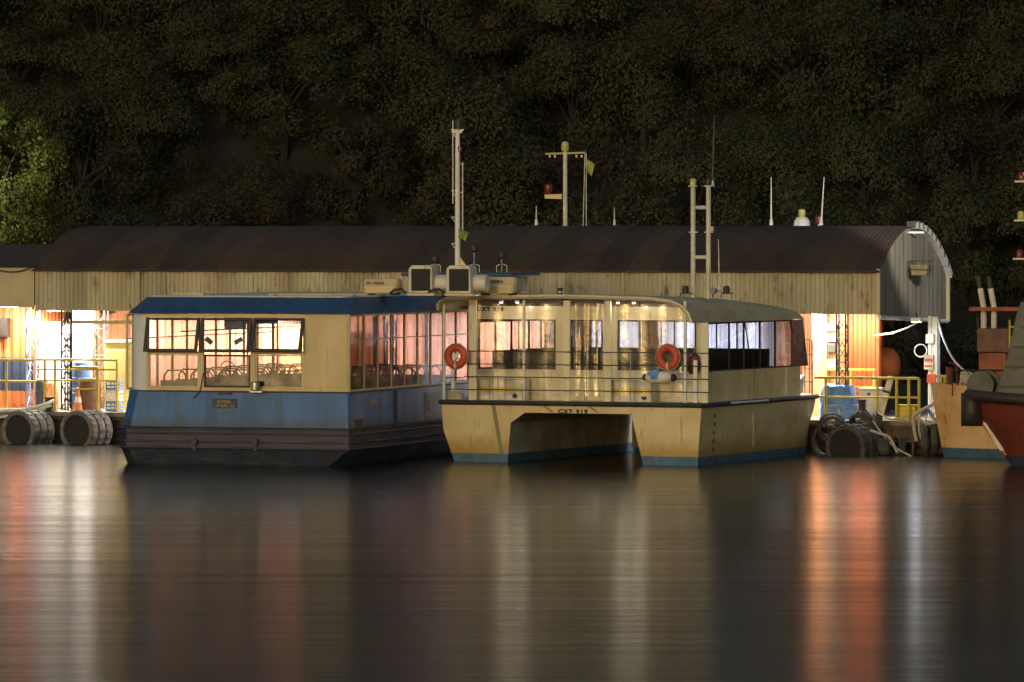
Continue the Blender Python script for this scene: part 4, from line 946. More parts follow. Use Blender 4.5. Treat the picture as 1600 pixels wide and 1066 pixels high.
# bow rail
mb = MB(); pts = [(side_u(HR_o, HR_i, GW, s, True) - .12, s * hl(GW)) for s in (.86, .90, .94, .97, 1.0)]
for x, y in pts: mb.tube([(x, y, GW + .05), (x, y, 3.35)], .016, 5)
for z in (2.1, 2.5, 2.9, 3.35): mb.tube([(x, y, z) for x, y in pts], .014, 5)
mb.build('bow_rail', 'dark', cat)
MB().prism([(pts[1][1], GW + .07), (pts[-1][1] + .1, GW + .07), (pts[-1][1] + .35, GW + .55), (pts[-1][1] + .25, GW + .6)], 'x', pts[-1][0] - .5, pts[-1][0] + .0).build('bow_fairing', 'offwhite', cat, bevel=.03)
# roof furniture of the catamaran
v = 3.0; t = thing('ladder_mast', 'white twin pole ladder mast with lanterns on the catamaran roof', 'mast', C, C.u(1083, v), v, 4.68)
w = C.u(1107, v) - C.u(1083, v); z1 = C.z(1083, 292, v) - 4.68
for a, m in ((0, 'lampy'), (w, 'black')):
    MB().tube([(a, 0, -.05), (a, 0, z1)], .07, 10).build('pole', 'offwhite', t, smooth=True)
    MB().lathe([(.13, z1), (.13, z1 + .04)], (a, 0, 0)).build('plate', 'offwhite', t)
    MB().lathe([(.07, z1 + .042), (.09, z1 + .06), (.09, z1 + .2), (.06, z1 + .24)], (a, 0, 0)).build('lantern', m, t, smooth=True)
for py in (324.5, 402):
    z = C.z(1083, py, v) - 4.68; MB().tube([(.06, 0, z), (w - .06, 0, z)], .055, 8).build('rung', 'offwhite', t, smooth=True)
z = C.z(1083, 363, v) - 4.68
for a in (0, w): MB().box(a - .12, a + .14, -.03, .03, z - .015, z + .015).build('side_arm', 'offwhite', t)
MB().box(w + .07, w + .16, -.05, .05, z + .02, z + .16).build('junction_box', 'cream', t, bevel=.01)
def whip(px, py0, py1, v, label, lean=0, r=.018, m='olive', grp='whip antennas', F=C):
    u = F.u(px, v); z0 = F.z(px, py1, v); z1 = F.z(px, py0, v)
    t = thing('whip_antenna', label, 'antenna', F, u, v, z0, grp)
    MB().tube([(0, 0, 0), (lean * .5, 0, (z1 - z0) * .5), (lean, 0, z1 - z0)], [r, r * .8, r * .45], 6).build('rod', m, t, smooth=True)
    MB().lathe([(r * 2.2, 0), (r * 1.6, .18)]).build('mount', 'white', t); return t
whip(1113, 180, 292, 3.1, 'tallest dark whip antenna beside the ladder mast top', .06, .026)
whip(1124, 374, 457, 3.2, 'short pale whip antenna right of the ladder mast foot', -.03, .024, 'offwhite')
for px, lab in ((1071, 'black roof horn left of the ladder mast foot'), (1135, 'black roof horn right of the ladder mast foot')):
    t = thing('roof_horn', lab, 'horn', C, C.u(px, 2.8), 2.8, 4.70, 'black horns on the catamaran roof')
    MB().lathe([(.10, .1), (.10, .24), (.07, .30), (.03, .31)]).build('dome', 'black', t, smooth=True)
    MB().tube([(-.18, 0, -.02), (-.14, 0, .09), (.2, 0, .09)], .018, 6).build('bracket', 'dark', t)
t = thing('roof_searchlight', 'small searchlight with a bright rim between the ladder mast and the right horn', 'lamp', C, C.u(1113, 2.7), 2.7, 4.72)
MB().lathe([(.09, 0), (.10, .02), (.07, .16), (.03, .17)], (0, 0, .14), (.3, 1, 0), 16).build('lamp_head', 'steel', t, smooth=True); MB().tube([(0, .05, -.05), (0, .05, .12)], .02, 6).build('stem', 'dark', t)
t = thing('anchor_lamp', 'small black lantern alone in the middle of the catamaran roof edge', 'lamp', C, C.u(875, .6), .6, 4.71)
MB().lathe([(.09, 0), (.09, .05), (.07, .06), (.07, .2), (.09, .21), (.09, .24)]).build('lantern', 'black', t, smooth=True); MB().lathe([(.075, .1), (.075, .15)]).build('lens', 'steel', t)
# things on the stern deck
def lifebuoy(px, py, v, label):
    t = thing('lifebuoy', label, 'lifebuoy', C, C.u(px, v), v, C.z(px, py, v), 'lifebuoys on the catamaran stern rail')
    MB().torus((0, 0, 0), (0, 1, 0), .255, .115, 36, 12).build('ring', 'redring', t, smooth=True)
    for k in range(4):
        a = math.pi/4 + k*math.pi/2; MB().torus((0, 0, 0), (0, 1, 0), .255, .119, 4, 12, a - .13, a + .13).build('white_band', 'offwhite' if k in (1,) else 'redring', t, smooth=True)
    MB().tube([(.37*math.cos(a), -.02, .37*math.sin(a)) for a in [2*math.pi*i/24 for i in range(25)]], .012, 5).build('grab_line', 'rope', t)
    return t
t = lifebuoy(713, 557, -.16, 'orange red lifebuoy at the left end of the stern rail, white shape for the lit background in its hole')
MB().prism([(-.10, -.12), (-.02, -.12), (-.02, -.02), (.08, -.12), (.13, -.12), (.02, .03), (.12, .14), (.03, .14), (-.03, .06), (-.09, .12)], 'y', -.02, .02).build('hanger_lit_gap', 'white', t)  # white shape stands in for the lit background seen through the ring
t = lifebuoy(1044, 558, -.16, 'orange red lifebuoy with an open hole before the right stern window')
def locker(px0, px1, py0, py1, v, label):
    u0 = C.u(px0, v); w = C.u(px1, v) - u0; z1 = C.z(px0, py0, v) - zA
    t = thing('deck_locker', label, 'locker', C, u0, v, zA, 'lockers on the catamaran stern deck')
    MB().box(0, w, 0, .5, 0, z1 - .05).build('body', 'offwhite', t, bevel=.015); MB().box(-.02, w + .02, -.02, .52, z1 - .046, z1).build('lid', 'offwhite', t, bevel=.012)
    MB().box(.01, w - .01, -.012, -.002, z1 * .38, z1 * .60).build('yellow_stripe', 'yellow', t)
    for f in (.35, .66): MB().box(w * f, w * f + .018, -.016, -.013, .02, z1 - .06).build('seam', 'seam', t)
    MB().lathe([(.07, 0), (.07, .04)], (w * .86, -.045, z1 * .2), (0, 1, 0), 14).build('knob', 'dark', t)
locker(737, 816, 590, 628, .45, 'white deck locker with yellow stripe below the left stern window'); locker(942, 1017, 593, 630, .45, 'white deck locker with yellow stripe below the right stern window')
t = thing('deck_float', 'white and blue float with dark ends lashed to the stern rail', 'float', C, C.u(1008, -.1), -.12, C.z(1030, 590, -.1))
MB().lathe([(.02, 0), (.10, .06), (.17, .2), (.18, .5), (.16, .72), (.08, .84), (.02, .86)], (0, 0, 0), (1, 0, 0), 18).build('body', 'offwhite', t, smooth=True)
MB().lathe([(.06, .08), (.12, .12), (.185, .25), (.19, .46), (.1, .5)], (0, 0, .03), (1, 0, .02), 18).build('blue_cover', 'ltblue', t, smooth=True)
MB().lathe([(.06, -.06), (.10, .0), (.08, .06)], (0, 0, 0), (1, 0, 0), 12).lathe([(.08, .80), (.12, .86), (.06, .95)], (0, 0, 0), (1, 0, 0), 12).build('end_cap', 'dark', t, smooth=True)
t = thing('deck_bag', 'dark red bundle hung behind the right end of the stern rail', 'bundle', C, C.u(1084, .5), .5, 2.55)
MB().loft([[(.22*k*math.cos(a), .12*k*math.sin(a), z) for a in [2*math.pi*i/12 for i in range(12)]] for z, k in ((0, .5), (.1, .9), (.3, 1), (.5, .8), (.58, .4))]).build('bag', 'darkred', t, smooth=True); MB().tube([(0, 0, .56), (.05, 0, .72), (0, -.02, .82)], .012, 5).build('cord', 'rope', t)
t = thing('coiled_rope', 'dark rope coil on the stern deck by the left corner', 'rope', C, C.u(712, .4), .4, zA)
mb = MB()
for k in range(4): mb.torus((0, 0, .035 + .06 * k), (0, 0, 1), .24 - .02 * k, .032, 24, 6)
mb.build('coil', 'rope', t, smooth=True)

def P(px, py, v): return Q.w(Q.u(px, v), v, Q.z(px, py, v))
def spl(pts, n=10):
    """smooth curve through points (Catmull-Rom)"""
    pts = [Vector(p) for p in pts]; q = [pts[0]] + pts + [pts[-1]]; out_ = []
    for i in range(1, len(q) - 2):
        for k in range(n):
            t = k / n; a, b, c, d = q[i-1], q[i], q[i+1], q[i+2]
            out_.append(.5 * ((2*b) + (c - a)*t + (2*a - 5*b + 4*c - d)*t*t + (3*b - a - 3*c + d)*t**3))
    out_.append(pts[-1]); return out_
# ------------------------------------------------------------------ fenders and tyres along the dock
def tyre_fender(px, py, v, yaw, Rr, n, w, label, tilt=0, z=None, grp='tyre fenders at the dock', m='rubber'):
    t = thing('tyre_fender', label, 'tyre fender', Q, Q.u(px, v), v, Q.z(px, py, v) if z is None else z, grp, rot=yaw)
    t.rotation_euler[1] = R(tilt)
    for k in range(n):
        a = k * (w + .015)
        prof = [(Rr*.76, a + .06), (Rr*.80, a + .015), (Rr*.90, a), (Rr*.985, a + .04), (Rr, a + .09), (Rr, a + w - .09), (Rr*.985, a + w - .04), (Rr*.90, a + w), (Rr*.80, a + w - .015), (Rr*.76, a + w - .06)]
        mb = MB(); rings = []; nn = 40
        for r, h in prof + [prof[0]]: rings.append([(h, r*math.cos(2*math.pi*j/nn), r*math.sin(2*math.pi*j/nn)) for j in range(nn)])
        mb.loft(rings, True, False)
        for j in range(nn):   # tread blocks
            if j % 2: continue
            th = 2*math.pi*j/nn; c, s = math.cos(th), math.sin(th)
            mb.obox((a + w/2, (Rr + .006)*c, (Rr + .006)*s), (w*.62, .02, Rr*.10), Matrix.Rotation(th, 3, 'X'))
        mb.build('tyre', m, t, smooth=True, merge=False)
    if n == 3: MB().lathe([(.02, .10), (Rr * .80, .10), (Rr * .80, n * w - .1), (.02, n * w - .1)], (0, 0, 0), (1, 0, 0), 32).build('hollow_shade', 'grille', t)  # near-black plug stands in for the shade inside the tyres
    return t
M['greytyre'] = mat('pale_worn_tyre', (.20, .195, .18), .75, col2=(.09, .085, .08), nscale=7, bump=.6, bscale=45)
tyre_fender(27, 674, 10.4, 76, .64, 3, .36, 'big fender of three worn grey tyres at the left edge, below the hoses', m='greytyre')
tyre_fender(118, 674, 10.4, 76, .64, 3, .36, 'big fender of three worn grey tyres next to the blue boat', m='greytyre')
tyre_fender(1319, 700, 9.8, 74, .68, 3, .36, 'huge dark fender of tyres in the water right of the catamaran bow')
tyre_fender(1300, 664, 10.9, -75, .42, 2, .22, 'small worn tyre hanging above the huge fender by the catamaran bow', 20)
tyre_fender(1374, 698, 10.2, 10, .24, 1, .30, 'small pale ribbed roller tyre in the water right of the huge fender')
for i, (px, py, dv, lab) in enumerate([(1441, 688, 0, 'thin black tyre hanging leftmost in the row below the pontoon rope'), (1454, 684, .1, 'worn grey tyre hanging second from the left in the row below the pontoon rope'), (1466, 685, 0, 'black tyre hanging third from the left in the row below the pontoon rope'), (1478, 687, .1, 'black tyre hanging rightmost in the row beside the pale bow')]):
    t = tyre_fender(px, py, 10.6 + dv, 6 + 9 * i, .42, 1, .20, lab, 0, None, 'tyres hanging in a row below the pontoon rope')
    MB().tube([(.1, 0, .35), (.1, .05, .75)], .02, 5).build('hanging_rope', 'rope', t)

for i, (px, py, v, yaw, r_, lab, tl) in enumerate([(1345, 668, 11.0, 60, .46, 'black tyre lying behind the huge fender, half over its top', -35), (1362, 664, 11.3, 20, .40, 'black tyre leaning on the dock edge left of the rusty pontoon', 10), (1290, 690, 10.6, 80, .50, 'dark tyre in the water between the catamaran bow and the huge fender', 0), (1396, 698, 10.8, 40, .34, 'dark tyre half sunk below the step platform', 15)]):
    tyre_fender(px, py, v, yaw, r_, 1, .26, lab, tl, None, 'single tyres heaped at the right dock')
for i, (a, b, c, lab) in enumerate([((1352, 640), (1372, 668), (1366, 700), 'dark chafed rope hanging from the bollard over the tyres'), ((1440, 640), (1436, 672), (1446, 704), 'pale rope hanging straight beside the leftmost hanging tyre'), ((1372, 645), (1392, 655), (1420, 650), 'thin pale rope sagging along the edge of the rusty pontoon'), ((1310, 640), (1322, 664), (1352, 672), 'yellowish rope crossing from the dock to the huge fender')]):
    pts_ = spl([P(*a, 11.25), P(*b, 10.75), P(*c, 10.6)]); o_ = MB().tube([p_ - pts_[0] for p_ in pts_], .03, 6).build('mooring_rope', 'rope' if i else 'dark', None, smooth=True); o_.location = pts_[0]; tag(o_, lab, 'rope')

# ropes and hoses
def rope(name, label, cat_, pts, r, m='rope', grp=None):
    """pts: world points"""
    o0 = Vector(pts[0]); mb = MB().tube([Vector(p) - o0 for p in pts], r, 7)
    o = mb.build(name, m, None, smooth=True); o.location = o0; return tag(o, label, cat_, grp)
rope('water_hose', 'thick white hose sagging over the left fenders, the upper of the two', 'hose', spl([P(-40, 650, 11.4), P(0, 642, 11.4), P(40, 640, 11.4), P(70, 632, 11.6), P(84, 626, 12.0)]), .055, 'white', 'white hoses over the left fenders')
rope('water_hose', 'thinner white hose lying below the other on the left fender tops', 'hose', spl([P(-40, 655, 11.2), P(0, 652, 11.2), P(30, 648, 11.2), P(60, 640, 11.5), P(80, 634, 11.9)]), .04, 'offwhite', 'white hoses over the left fenders')
rope('mooring_rope', 'pale mooring rope from the pale bow down to the hanging tyres', 'rope', spl([P(1505, 596, 10.0), P(1470, 625, 10.3), P(1430, 648, 10.8), P(1428, 668, 10.8), P(1432, 690, 10.7)]), .05, 'rope')
rope('mooring_rope', 'slack pale rope looping below the pontoon rope to the pale bow', 'rope', spl([P(1432, 652, 10.8), P(1450, 662, 10.6), P(1475, 656, 10.4), P(1500, 642, 10.0)]), .045, 'rope')
rope('mooring_rope', 'frayed yellowish rope hanging into the water between roller tyre and step', 'rope', spl([P(1362, 655, 10.9), P(1380, 680, 10.3), P(1400, 700, 10.1), P(1424, 713, 9.9)]), .028, 'rope')
rope('mooring_rope', 'pale rope lying over the huge fender toward the roller tyre', 'rope', spl([P(1360, 673, 10.2), P(1375, 678, 10.1), P(1390, 684, 10.1), P(1402, 708, 10.0)]), .04, 'rope')
rope('power_cable', 'white cable from the orange container up to the gable beam', 'cable', spl([P(1368, 524, 15.0), P(1395, 520, 14.8), P(1420, 511, 14.7), P(1440, 499, 14.7)]), .03, 'white')
rope('power_cable', 'white cable sagging from the gable column down to the rope bundle', 'cable', spl([P(1465, 498, 14.6), P(1474, 530, 13.0), P(1490, 562, 11.0), P(1511, 583, 9.2)]), .032, 'white')
rope('gutter_cable', 'dark cable sagging along the eave at the left end of the shed', 'cable', spl([P(-30, 414, 12.9), P(5, 424, 12.9), P(30, 424, 12.9), P(52, 417, 12.9)]), .022, 'dark')
o = rope('blue_pipe', 'blue pipe leaning below the white column against the pontoon', 'pipe', [P(1450, 640, 11.2), P(1463, 660, 11.0)], .05, 'ltblue')

# ------------------------------------------------------------------ boats on the right
def hull_boat(name, label, F_loc, th, length, half, top, m, bowh, stripe, rake):
    """a boat whose bow points along -u: returns root; local u from 0 (stem foot) to length"""
    t = bpy.data.objects.new(name, None); COL.objects.link(t); t.location = F_loc; t.rotation_euler = (0, 0, R(th)); tag(t, label, 'boat')
    zs_ = [-.5, .0, .28, .9, 1.4, top]; st = [0, .03, .07, .12, .19, .28, .4, .6, 1.0]
    def pt(s, z, sd):
        f = (z + .5) / (top + .5); x0 = -rake * max(0, z) / top * 1.0 + .25 * max(0, -z)
        b = half * (min(1, s / .42) ** (.62 - .12 * f)) * (.78 + .22 * f)
        sheer = (bowh * (1 - s) ** 3 if z == top else 0)
        return (x0 + s * (length - x0), sd * b, z + sheer)
    up = MB(); lo = MB()
    for sd in (-1, 1):
        up.loft([[pt(s, z, sd) for z in zs_[2:]] for s in st], False, False); lo.loft([[pt(s, z, sd) for z in zs_[:3]] for s in st], False, False)
    up.build('hull', m, t, smooth=True, merge=True); lo.build('bottom', stripe, t, smooth=True, merge=True)
    dk = [pt(s, top, -1) for s in st] + [pt(s, top, 1) for s in reversed(st)]
    MB().add([(x, y, z - .12) for x, y, z in dk], [tuple(range(len(dk)))]).build('deck', 'dark', t)
    return t, pt, st
# red working boat, its bow at the right edge
red, pt, st = hull_boat('tug_boat', 'red brown tug boat with black rubber bow and worn white lettering', (13.95, .3, 0), -8, 15, 2.7, 1.75, 'redhull', .35, 'navy', 1.15)
for sd in (-1, 1):
    pts = [Vector(pt(s, 1.75, sd)) + Vector((-.04, sd * .08, -.12)) for s in st]
    MB().tube(pts, .16, 10).build('bow_fender', 'black', red, smooth=True)
MB().loft([[(-1.08 + dx, .50 * math.cos(a) * k, 1.5 + z + .0) for a, dx in [(2*math.pi*i/14, .35 * (1 - abs(math.cos(2*math.pi*i/14))) * 0 + .32 * math.sin(2*math.pi*i/14)) for i in range(14)]] for z, k in ((-.40, .3), (-.36, .62), (-.22, .9), (0, 1), (.25, .98), (.42, .8), (.52, .45))])  .build('bow_pad', 'black', red, smooth=True)
MB().prism([(-1.16, 1.6), (-.72, 1.6), (-.02, .3), (-.18, .3)], 'y', -.10, .10).build('stem_lit_strip', 'redring', red)  # brighter red strip stands in for the stem lit from the left
MB().prism([(-.78, 1.2), (-.50, 1.2), (-.06, .42), (-.30, .42)], 'y', -.13, .13).build('bow_mark', 'offwhite', red)
lettering('IX', .42, red, (.75, -1.02, 1.05), 'offwhite', (78, 0, -38), sx=1.2)
lettering('6', .30, red, (.30, -.68, 1.0), 'offwhite', (78, 0, -46), sx=1.1)
# foredeck drum, windlass, grey mast housing
MB().lathe([(.05, 0), (.40, .0), (.40, .08), (.26, .1), (.26, .55), (.40, .57), (.40, .65), (.05, .65)], (-.85, -.2, 2.25), (.3, 1, 0), 22).build('winch_drum', 'olive', red, smooth=True)
MB().loft([[(-.05 - w, -.75, z), (2.6, -.75, z), (2.6, .75, z), (-.05 - w, .75, z)] for w, z in ((.50, 1.7), (.05, 2.9), (-.22, 4.2), (-.36, 4.6))]).build('wheelhouse', 'olive', red, bevel=.04)
for z in (2.2, 2.75, 3.3, 3.85): MB().box(-.50 + (z - 1.7) * .36, 2.4, -.80, -.753, z, z + .06).build('handrail', 'dark', red)
for a in (.7, 1.5, 2.3): MB().box(.2 + a*.4, .5 + a*.4, -.77, -.753, 3.4, 3.75).build('wheelhouse_window', 'black', red)
mb = MB()
for a, b in ((1.15, -.25), (1.65, -.25), (1.15, .25), (1.65, .25)): mb.tube([(a, b, 5.1), (a*.6 + .56, b*.5, 8.6)], .03, 5)
for k in range(7): z = 5.2 + k*.48; mb.tube([(1.17 + .03*k, -.24, z), (1.62 - .03*k, -.24, z + .45)], .018, 4); mb.tube([(1.17 + .03*k, -.24, z), (1.62 - .03*k, -.24, z)], .018, 4)
mb.build('lattice_mast', 'dark', red)
fl = MB().box(1.0, 1.35, -.1, .25, 8.3, 8.6).build('assumed_mast_floodlight', 'dark', red, bevel=.02); MB().box(.98, .998, -.06, .21, 8.34, 8.56).build('lens', 'lamp', fl)  # assumed floodlight, out of view, added to light the gable and its rim
l = bpy.data.lights.new('assumed_mast_flood_lamp', 'SPOT'); l.energy = 10000; l.spot_size = R(24); l.spot_blend = .5; l.color = (1, .95, .86); l.shadow_soft_size = .12
o = bpy.data.objects.new('assumed_mast_flood_lamp', l); COL.objects.link(o); o.location = red.matrix_basis @ Vector((.9, .08, 8.45)); o.rotation_euler = (Q.w(SU1, SV + 5.6, 6.5) - o.location).to_track_quat('-Z', 'Y').to_euler()
for px, py, m in ((1591, 280, 'lampred'), (1590, 341, 'lampy'), (1588, 401, 'lampred')):
    d = 150.; x = (px - 800) / FPX * d - 13.95; z = CAMZ - (py - HOR) * d / FPX; x2 = x + .12
    MB().box(x2 - .18, x2 + .7, -.2, .2, z - .09, z - .04).build('lamp_shelf', 'offwhite', red); MB().lathe([(.09, z - .038), (.10, z), (.10, z + .14), (.06, z + .2)], (x2, 0, 0)).build('mast_lamp', m, red, smooth=True)
t = rope('rope_bundle', 'pinkish rope bundle wound on the bow of the tug boat', 'rope', spl([P(1511, 583, 9.2) + Vector((.02 * math.sin(i * 2.1), .0, 0)) + Vector((.17 * math.cos(i * .8), .12 * math.sin(i * .8), -.05 * (i % 9))) for i in range(40)], 4), .035, 'rope')
# faded orange boat behind it
oran, pt, st = hull_boat('fishing_boat', 'faded orange fishing boat with blue waterline moored behind the tug bow', (12.55, 6.3, 0), -10, 13, 2.4, 1.95, 'orangehull', .2, 'bluestripe', .38)
mb = MB().box(1.1, 1.9, -.9, .9, 1.85, 3.05); mb.build('cabin', 'dullorange', oran, bevel=.03)
MB().box(1.05, 2.0, -.95, .95, 3.06, 3.75).build('cabin_top', 'brown', oran, bevel=.03); MB().box(.8, 2.6, -.7, .7, 4.25, 4.36).build('roof_beam', 'dullorange', oran, bevel=.01)
for a in (.9, 1.8): MB().tube([(a + .1, 0, 3.75), (a + .1, 0, 4.25)], .05, 6).build('roof_post', 'dark', oran)
for a in (1.20, 1.50):
    MB().tube([(a, -.4, 3.75), (a, -.4, 4.35), (a - .10, -.4, 4.9)], .085, 10).build('exhaust_pipe', 'offwhite', oran, smooth=True); MB().tube([(a - .10, -.4, 4.9), (a - .16, -.4, 5.25)], .075, 10).build('sooty_tip', 'black', oran, smooth=True)
mb = MB()
for a in (2.0, 2.35): mb.tube([(a, -1.0, 2.1), (a, -1.0, 4.0)], .03, 6)
for k in range(6): mb.tube([(2.0, -1.0, 2.3 + k*.3), (2.35, -1.0, 2.3 + k*.3)], .025, 5)
mb.tube([(2.35, -1.0, 2.1), (2.75, -1.0, 5.0)], .03, 6); mb.build('yellow_ladder', 'yellow', oran)
MB().tube([(.5, -.7, 1.9), (.42, -.72, 2.7), (.2, -.5, 2.75)], .03, 6).tube([(.2, -.3, 1.9), (.2, -.3, 2.6)], .1, 8).build('deck_fitting', 'redhull', oran)
for x_, y_, w_, h_, m_ in ((.55, -.55, .22, .35, 'rust'), (.85, -.7, .16, .6, 'redhull'), (2.15, -1.15, .3, .5, 'dullorange'), (2.6, -1.2, .22, .8, 'rust'), (3.0, -1.0, .3, 1.2, 'dullorange')):
    MB().box(x_, x_ + w_, y_, y_ + w_, 1.84, 1.84 + h_).build('deck_gear', m_, oran, bevel=.02)
for x_ in (.35, .95, 1.55, 2.2, 2.9): MB().tube([(x_, -1.05, 1.8), (x_, -1.05, 2.55)], .02, 6).build('rail_post', 'rust', oran)
MB().tube([(.3, -1.05, 2.55), (3.2, -1.05, 2.55)], .022, 6).build('rail', 'rust', oran)
# orange lifeboat in the dark opening right of the containers
t = thing('lifeboat', 'orange rounded lifeboat end in the dark beside the container', 'lifeboat', Q, Q.u(1380, 18.5), 18.5, .95)
MB().loft([[(x * .7, .62*k*math.cos(a), 1.5 + .55*k*math.sin(a)) for a in [2*math.pi*i/20 for i in range(20)]] for x, k in ((-1.6, .4), (-1.3, .8), (-.8, 1), (0.1, 1), (.45, .88), (.66, .6), (.72, .3))]).build('shell', 'orange', t, smooth=True)
MB().box(-1.2, -1.0, -.4, .4, 0, 1.1).build('cradle', 'dark', t); MB().box(-.1, .1, -.4, .4, 0, 1.1).build('cradle', 'dark', t)

# ------------------------------------------------------------------ boats hidden behind the shed, masts showing
def back_boat(label, px0, px1, v):
    u0, u1 = Q.u(px0, v), Q.u(px1, v); w = u1 - u0
    t = thing('ferry_boat', label, 'ferry', Q, u0, v, 0)
    MB().loft([[(0, 0, -.3), (w, 0, -.3), (w - .3, 3.2, -.3), (.3, 3.2, -.3)], [(-.2, -.15, 1.6), (w + .2, -.15, 1.6), (w, 3.4, 1.6), (0, 3.4, 1.6)]]).build('hull', 'white', t)
    MB().box(.4, w - .4, .2, 3.0, 1.61, 5.6).build('cabin', 'white', t, bevel=.05)
    mb = MB(); n_ = int(w / 1.2)
    for i in range(n_): mb.box(.7 + i * 1.2, 1.5 + i * 1.2, .17, .197, 3.6, 4.6)
    mb.build('window_band', 'black', t); MB().box(.2, w - .2, .0, 3.2, 5.61, 5.72).build('roof', 'offwhite', t)
    return t, u0
v = 27.0
t, u0 = back_boat('white ferry behind the shed, its cream cross mast above the roof', 815, 990, v)
zz = lambda px, py: Q.z(px, py, v)
um = Q.u(869, v) - u0; mast = MB().tube([(um, 1, 5.72), (um, 1, zz(869, 236))], [.08, .072], 12).build('mast', 'offwhite', t, smooth=True)
MB().tube([(Q.u(838, v) - u0, 1, zz(838, 240)), (Q.u(901, v) - u0, 1, zz(901, 238))], .035, 6).build('cross_arm', 'cream', mast)
MB().prism([(um - .1, zz(860, 303)), (um - .1, zz(860, 311)), (Q.u(838, v) - u0, zz(838, 310)), (Q.u(838, v) - u0, zz(838, 304))], 'y', .9, 1.1).build('lamp_arm', 'cream', mast)
MB().lathe([(.13, 0), (.15, .1), (.15, .28), (.08, .34)], (Q.u(843, v) - u0, 1, zz(843, 303))).build('red_lamp', 'lampred', mast, smooth=True)
MB().lathe([(.10, 0), (.13, .05), (.13, .25), (.06, .33)], (um, 1, zz(869, 236))).build('top_lamp', 'lampy', mast, smooth=True)
for p in (845, 853, 887, 895): MB().box(Q.u(p, v) - u0 - .03, Q.u(p, v) - u0 + .03, .97, 1.03, zz(p, 240) - .12, zz(p, 240) - .03).build('insulator', 'cream', mast)
for a, b in ((900, 896), (902, 902)): MB().tube([(Q.u(a, v) - u0, 1, zz(a, 239)), (Q.u(b, v) - u0, 1, 5.72)], .016, 5).build('stay_line', 'offwhite', mast)
flag(mast, (Q.u(901, v) - u0, .97, zz(901, 248)), .32, .42, 2)
whip(838, 322, 352, 26.6, 'short white rod left of the cream cross mast', 0, .03, 'white', 'whip antennas', Q)
whip(960, 324, 352, 26.6, 'short white rod alone right of the cream cross mast', 0, .022, 'white', 'whip antennas', Q)
v = 25.0
t, u0 = back_boat('white ferry behind the shed, its white dome with a lamp above the roof', 1180, 1320, v)
um = Q.u(1243, v) - u0; dome = MB().lathe([(.28, 5.72), (.28, 6.75), (.26, 6.9), (.18, 7.02), (.05, 7.06)], (um, .8, 0)).build('dome', 'white', t, smooth=True)
MB().tube([(um, .8, 7.02), (um, .8, zz(1243, 341))], .05, 6).build('lamp_stem', 'white', dome); MB().lathe([(.16, 0), (.16, .03), (.1, .04), (.12, .1), (.12, .26), (.06, .3)], (um, .8, zz(1243, 341))).build('lamp', 'lampy', dome, smooth=True)
MB().tube([(Q.u(1270, v) - u0, .8, 5.72), (Q.u(1270, v) - u0, .8, zz(1270, 350))], .04, 6).build('post', 'white', t); MB().lathe([(.12, 0), (.13, .05), (.13, .22), (.07, .27)], (Q.u(1270, v) - u0, .8, zz(1270, 350))).build('red_lamp', 'lampred', t, smooth=True)
whip(1205, 277, 352, 24.8, 'straight white whip antenna left of the white dome', 0, .03, 'white', 'whip antennas', Q)
whip(1283, 277, 352, 24.8, 'leaning white whip antenna right of the red lamp', .1, .03, 'white', 'whip antennas', Q)

# ------------------------------------------------------------------ lamps of the shed, fixtures assumed from its lit interior
def strip_light(px, v, z, watts, label, size=1.3, tilt=18):
    t = thing('strip_light', label, 'strip light', Q, Q.u(px, v), v, z, 'strip lights under the shed roof')
    MB().box(-size/2, size/2, -.07, .07, 0, .05).build('housing', 'white', t); MB().tube([(-size/2 + .03, 0, -.03), (size/2 - .03, 0, -.03)], .022, 8).build('tube', 'lamp', t)
    for a in (-size*.35, size*.35): MB().tube([(a, 0, .05), (a, 0, .5)], .012, 5).build('hanger_lit_gap', 'dark', t)
    l = bpy.data.lights.new('strip_lamp', 'AREA'); l.shape = 'RECTANGLE'; l.size = size; l.size_y = .16; l.energy = watts * 3.2; l.color = (1, .92, .78); l.spread = R(170)
    o = bpy.data.objects.new('strip_lamp', l); COL.objects.link(o); o.parent = t; o.location = (0, 0, -.07); o.rotation_euler = (R(tilt), 0, 0)
for i, (px, w_, lab) in enumerate([(0, 40, 'leftmost strip light above the navy banded container'), (85, 300, 'strip light above the glaring white cabinet'), (150, 170, 'strip light above the traffic cone'), (300, 60, 'strip light behind the blue boat front'), (450, 420, 'strip light above the pale salmon container'), (600, 45, 'strip light behind the mast'), (760, 110, 'strip light behind the left stern window'), (930, 90, 'strip light behind the middle stern window'), (1080, 120, 'strip light above the grey blue container'), (1222, 300, 'strip light behind the catamaran bow'), (1345, 55, 'rightmost strip light above the orange container')]):
    strip_light(px, 14.1, 4.22, w_, lab)
t = thing('assumed_column_floodlight', 'assumed white floodlight shining on the gable column', 'floodlight', Q, Q.u(1432, 13.4), 13.4, 3.86)  # assumed lamp, inferred from the brightly lit column
MB().box(-.16, .16, -.1, .1, 0, .12).build('housing', 'white', t, bevel=.01); MB().box(-.14, .14, -.08, .08, -.012, -.002).build('lens', 'lampdim', t); MB().tube([(0, .0, .12), (0, .0, .26)], .02, 6).build('stem', 'dark', t)
l = bpy.data.lights.new('assumed_flood_lamp', 'AREA'); l.size = .25; l.energy = 40; l.color = (.95, .97, 1); o = bpy.data.objects.new('assumed_flood_lamp', l); COL.objects.link(o); o.parent = t; o.location = (0, 0, -.03); o.rotation_euler = (R(0), R(-25), 0)

